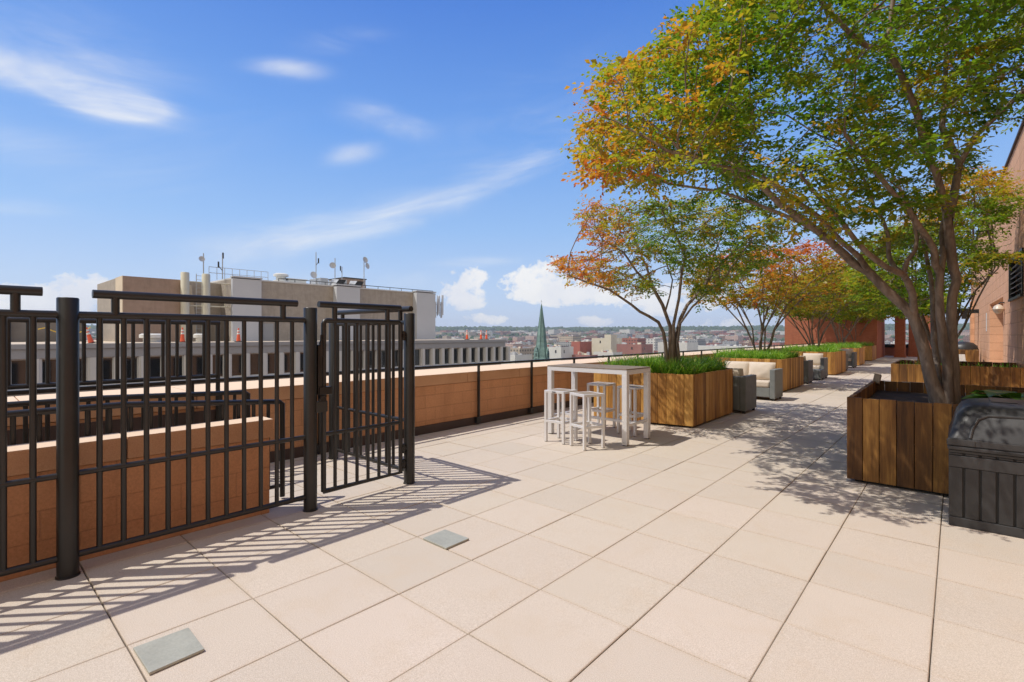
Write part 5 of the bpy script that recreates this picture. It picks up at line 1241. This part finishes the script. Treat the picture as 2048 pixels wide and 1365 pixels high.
# ------------------------------------------------------------------ sun, sky, clouds, camera
EL = R(58.1); AZ = math.atan2(-.685, -.729)         # towards the sun: (sin AZ, cos AZ)
to_sun = Vector((math.sin(AZ) * math.cos(EL), math.cos(AZ) * math.cos(EL), math.sin(EL)))
sl = bpy.data.lights.new('sun', 'SUN'); sl.energy = 3.95; sl.angle = R(.53); sl.color = (1, .95, .87)
so = bpy.data.objects.new('sun', sl); C.objects.link(so); so.rotation_euler = (-to_sun).to_track_quat('-Z', 'Y').to_euler()
def build_world():
    w = bpy.data.worlds.new('World'); bpy.context.scene.world = w; w.use_nodes = True; nt = w.node_tree
    bg = nt.nodes['Background']; out = [n for n in nt.nodes if n.type == 'OUTPUT_WORLD'][0]
    sky = N(nt, 'ShaderNodeTexSky'); sky.sky_type = 'NISHITA'; sky.sun_disc = False; sky.sun_elevation = EL; sky.sun_rotation = AZ % (2 * math.pi); sky.altitude = 60; sky.air_density = 1.0; sky.dust_density = .6; sky.ozone_density = 2.2
    d = N(nt, 'ShaderNodeTexCoord').outputs['Generated']
    fl = N(nt, 'ShaderNodeSeparateXYZ'); nt.links.new(d, fl.inputs[0])
    k = 1 / .13
    gr = ramp(nt, fl.outputs[2], [(0, (.60, .70, .93)), (.09, (.50, .66, .95)), (.20, (.33, .56, .96)), (.36, (.17, .40, .92)), (.55, (.075, .24, .78)), (1, (.07, .19, .60))])
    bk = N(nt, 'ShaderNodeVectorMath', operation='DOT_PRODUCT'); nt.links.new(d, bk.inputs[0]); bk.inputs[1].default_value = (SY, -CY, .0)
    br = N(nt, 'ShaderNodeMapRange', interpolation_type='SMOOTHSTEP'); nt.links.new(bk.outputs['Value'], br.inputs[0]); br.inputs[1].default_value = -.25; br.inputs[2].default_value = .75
    gr = mix_c(nt, br.outputs[0], gr, (1.0, .90, .72))                    # warm bright half sky added behind the camera to fill the shade
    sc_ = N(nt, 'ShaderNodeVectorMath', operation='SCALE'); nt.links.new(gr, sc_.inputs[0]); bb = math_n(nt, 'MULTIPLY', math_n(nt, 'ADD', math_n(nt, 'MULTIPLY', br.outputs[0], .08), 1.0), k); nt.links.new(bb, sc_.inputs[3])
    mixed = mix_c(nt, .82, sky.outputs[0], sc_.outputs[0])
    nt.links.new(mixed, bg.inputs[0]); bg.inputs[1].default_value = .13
    fwd = Vector((-SY, CY, 0)); rgt = Vector((CY, SY, 0))
    def blob(px, py, ax, ay, rot):
        c = (fwd + rgt * ((px - 1024) / FOC) + Vector((0, 0, 1)) * ((670 - py) / FOC)); k = c.length; c.normalize()
        e1 = rgt - c * rgt.dot(c); e1.normalize(); e2 = c.cross(e1) * -1
        if e2.z < 0: e2 = -e2
        a = R(rot); f1 = e1 * math.cos(a) + e2 * math.sin(a); f2 = -e1 * math.sin(a) + e2 * math.cos(a)
        s = 1 / (FOC * k)
        cb = N(nt, 'ShaderNodeCombineXYZ')
        for i, (v, sc) in enumerate(((f1, ax * s), (f2, ay * s), (c, .6))):
            dn = N(nt, 'ShaderNodeVectorMath', operation='DOT_PRODUCT'); nt.links.new(d, dn.inputs[0]); dn.inputs[1].default_value = v / sc
            nt.links.new(math_n(nt, 'SUBTRACT', dn.outputs['Value'], (v.dot(c)) / sc), cb.inputs[i])
        ln = N(nt, 'ShaderNodeVectorMath', operation='LENGTH'); nt.links.new(cb.outputs[0], ln.inputs[0])
        mr = N(nt, 'ShaderNodeMapRange', interpolation_type='SMOOTHERSTEP'); nt.links.new(ln.outputs['Value'], mr.inputs[0]); mr.inputs[1].default_value = 1; mr.inputs[2].default_value = 0
        return mr.outputs[0], (f1, f2, c)
    def add(L):
        r = L[0]
        for q in L[1:]: r = math_n(nt, 'ADD', r, q)
        return r
    # wispy cirrus: streaked noise inside soft patches
    def streak(f1, f2, c, s1, s2, detail=7, off=0.0, dist=.8):
        cb = N(nt, 'ShaderNodeCombineXYZ')
        for i, (v, s) in enumerate(((f1, s1), (f2, s2), (c, s1))):
            dn = N(nt, 'ShaderNodeVectorMath', operation='DOT_PRODUCT'); nt.links.new(d, dn.inputs[0]); dn.inputs[1].default_value = v * s; nt.links.new(dn.outputs['Value'], cb.inputs[i])
        ad = N(nt, 'ShaderNodeVectorMath', operation='ADD'); nt.links.new(cb.outputs[0], ad.inputs[0]); ad.inputs[1].default_value = (off, off * 1.7, off * .3)
        return noise(nt, ad.outputs[0], 1.0, detail, .6, dist)
    tot = []; shared = {}; grp = {}
    CIR = [(90, 120, 420, 190, -14, .50), (240, 208, 170, 62, -8, .95), (130, 175, 300, 60, -22, .55), (40, 290, 260, 70, -12, .5), (575, 140, 130, 34, -3, .85), (775, 243, 150, 52, -12, .65), (705, 308, 110, 36, 10, .75),
           (640, 455, 420, 75, 14, .62), (930, 385, 460, 60, 22, .50), (520, 490, 260, 70, 6, .5), (950, 525, 170, 20, 3, .6), (690, 78, 170, 40, 5, .35), (30, 415, 160, 30, -4, .4), (330, 300, 420, 160, 20, .22), (1050, 250, 360, 200, 20, .22), (760, 560, 420, 40, 2, .42), (1300, 560, 300, 50, 2, .35)]
    for i, (px, py, ax, ay, rot, amp) in enumerate(CIR):
        m, fr = blob(px, py, ax, ay, rot)
        g = 0 if rot < -6 else 2 if rot > 9 else 1
        if g not in shared: shared[g] = streak(*fr, (3.4, 4.6, 4.0)[g], (13.0, 19.0, 19.0)[g], 9, 3.1 * g + 1.3, .9)
        e = math_n(nt, 'MULTIPLY', m, amp); grp.setdefault(g, []).append(e)
        tot.append(e)
    fin = []
    for g, L in grp.items():
        mm = math_n(nt, 'MINIMUM', add(L), 1.0)
        v = math_n(nt, 'ADD', math_n(nt, 'MULTIPLY', mm, .58), math_n(nt, 'MULTIPLY', math_n(nt, 'SUBTRACT', shared[g], .5), 1.9))
        mr = N(nt, 'ShaderNodeMapRange', interpolation_type='SMOOTHSTEP'); nt.links.new(v, mr.inputs[0]); mr.inputs[1].default_value = -.22; mr.inputs[2].default_value = 1.35
        fin.append(math_n(nt, 'MULTIPLY', mr.outputs[0], math_n(nt, 'MINIMUM', math_n(nt, 'MULTIPLY', mm, 1.1), 1.0)))
    cir = math_n(nt, 'MINIMUM', add(fin), .93)
    # cumulus low over the horizon
    tot = []
    CUM = [(930, 580, 95, 62, 0), (950, 552, 40, 34, 0), (1075, 560, 120, 62, 12), (1160, 590, 150, 45, 0), (980, 640, 90, 20, 0), (1190, 642, 70, 24, 0), (130, 585, 130, 66, 0), (60, 610, 160, 50, 0), (1460, 650, 90, 26, 0), (1330, 600, 180, 50, 0)]
    for px, py, ax, ay, rot in CUM:
        m, fr = blob(px, py, ax, ay, rot); tot.append(m)
    cn = math_n(nt, 'ADD', math_n(nt, 'MULTIPLY', noise(nt, mapping(nt, d, (1, 1, 1.5)), 15.0, 9, .62, .1), .62), math_n(nt, 'MULTIPLY', noise(nt, d, 42.0, 6, .62, .3), .38))
    v = math_n(nt, 'ADD', math_n(nt, 'MINIMUM', add(tot), 1.0), math_n(nt, 'MULTIPLY', math_n(nt, 'SUBTRACT', cn, .5), 4.6))
    v = math_n(nt, 'MULTIPLY', v, math_n(nt, 'MULTIPLY', math_n(nt, 'MINIMUM', add(tot), .25), 4.0))
    cum = ramp(nt, v, [(.36, (0, 0, 0)), (.50, (.55, .55, .55)), (.80, (.97, .97, .97))])
    dens = math_n(nt, 'MAXIMUM', cir, cum)
    b2 = N(nt, 'ShaderNodeBackground'); b2.inputs[1].default_value = .95
    cc = ramp(nt, noise(nt, d, 9, 4), [(.35, (.84, .87, .95)), (.6, (1, 1, 1))]); nt.links.new(cc, b2.inputs[0])
    mx = N(nt, 'ShaderNodeMixShader'); nt.links.new(dens, mx.inputs[0]); nt.links.new(bg.outputs[0], mx.inputs[1]); nt.links.new(b2.outputs[0], mx.inputs[2]); nt.links.new(mx.outputs[0], out.inputs[0])
build_world()
cam = bpy.data.cameras.new('camera'); co = bpy.data.objects.new('camera', cam); C.objects.link(co)
co.location = (0, 0, EYE); co.rotation_euler = (R(90), 0, YAW); cam.sensor_width = 36; cam.lens = 36 * FOC / 2048; cam.shift_y = -12.5 / 2048; cam.clip_start = .05; cam.clip_end = 60000
sc = bpy.context.scene; sc.camera = co
sc.view_settings.view_transform = 'Standard'; sc.view_settings.look = 'None'; sc.view_settings.exposure = 0.0; sc.view_settings.gamma = 1
sc.cycles.max_bounces = 5; sc.cycles.diffuse_bounces = 3; sc.cycles.glossy_bounces = 2; sc.cycles.transmission_bounces = 2; sc.cycles.sample_clamp_indirect = 6
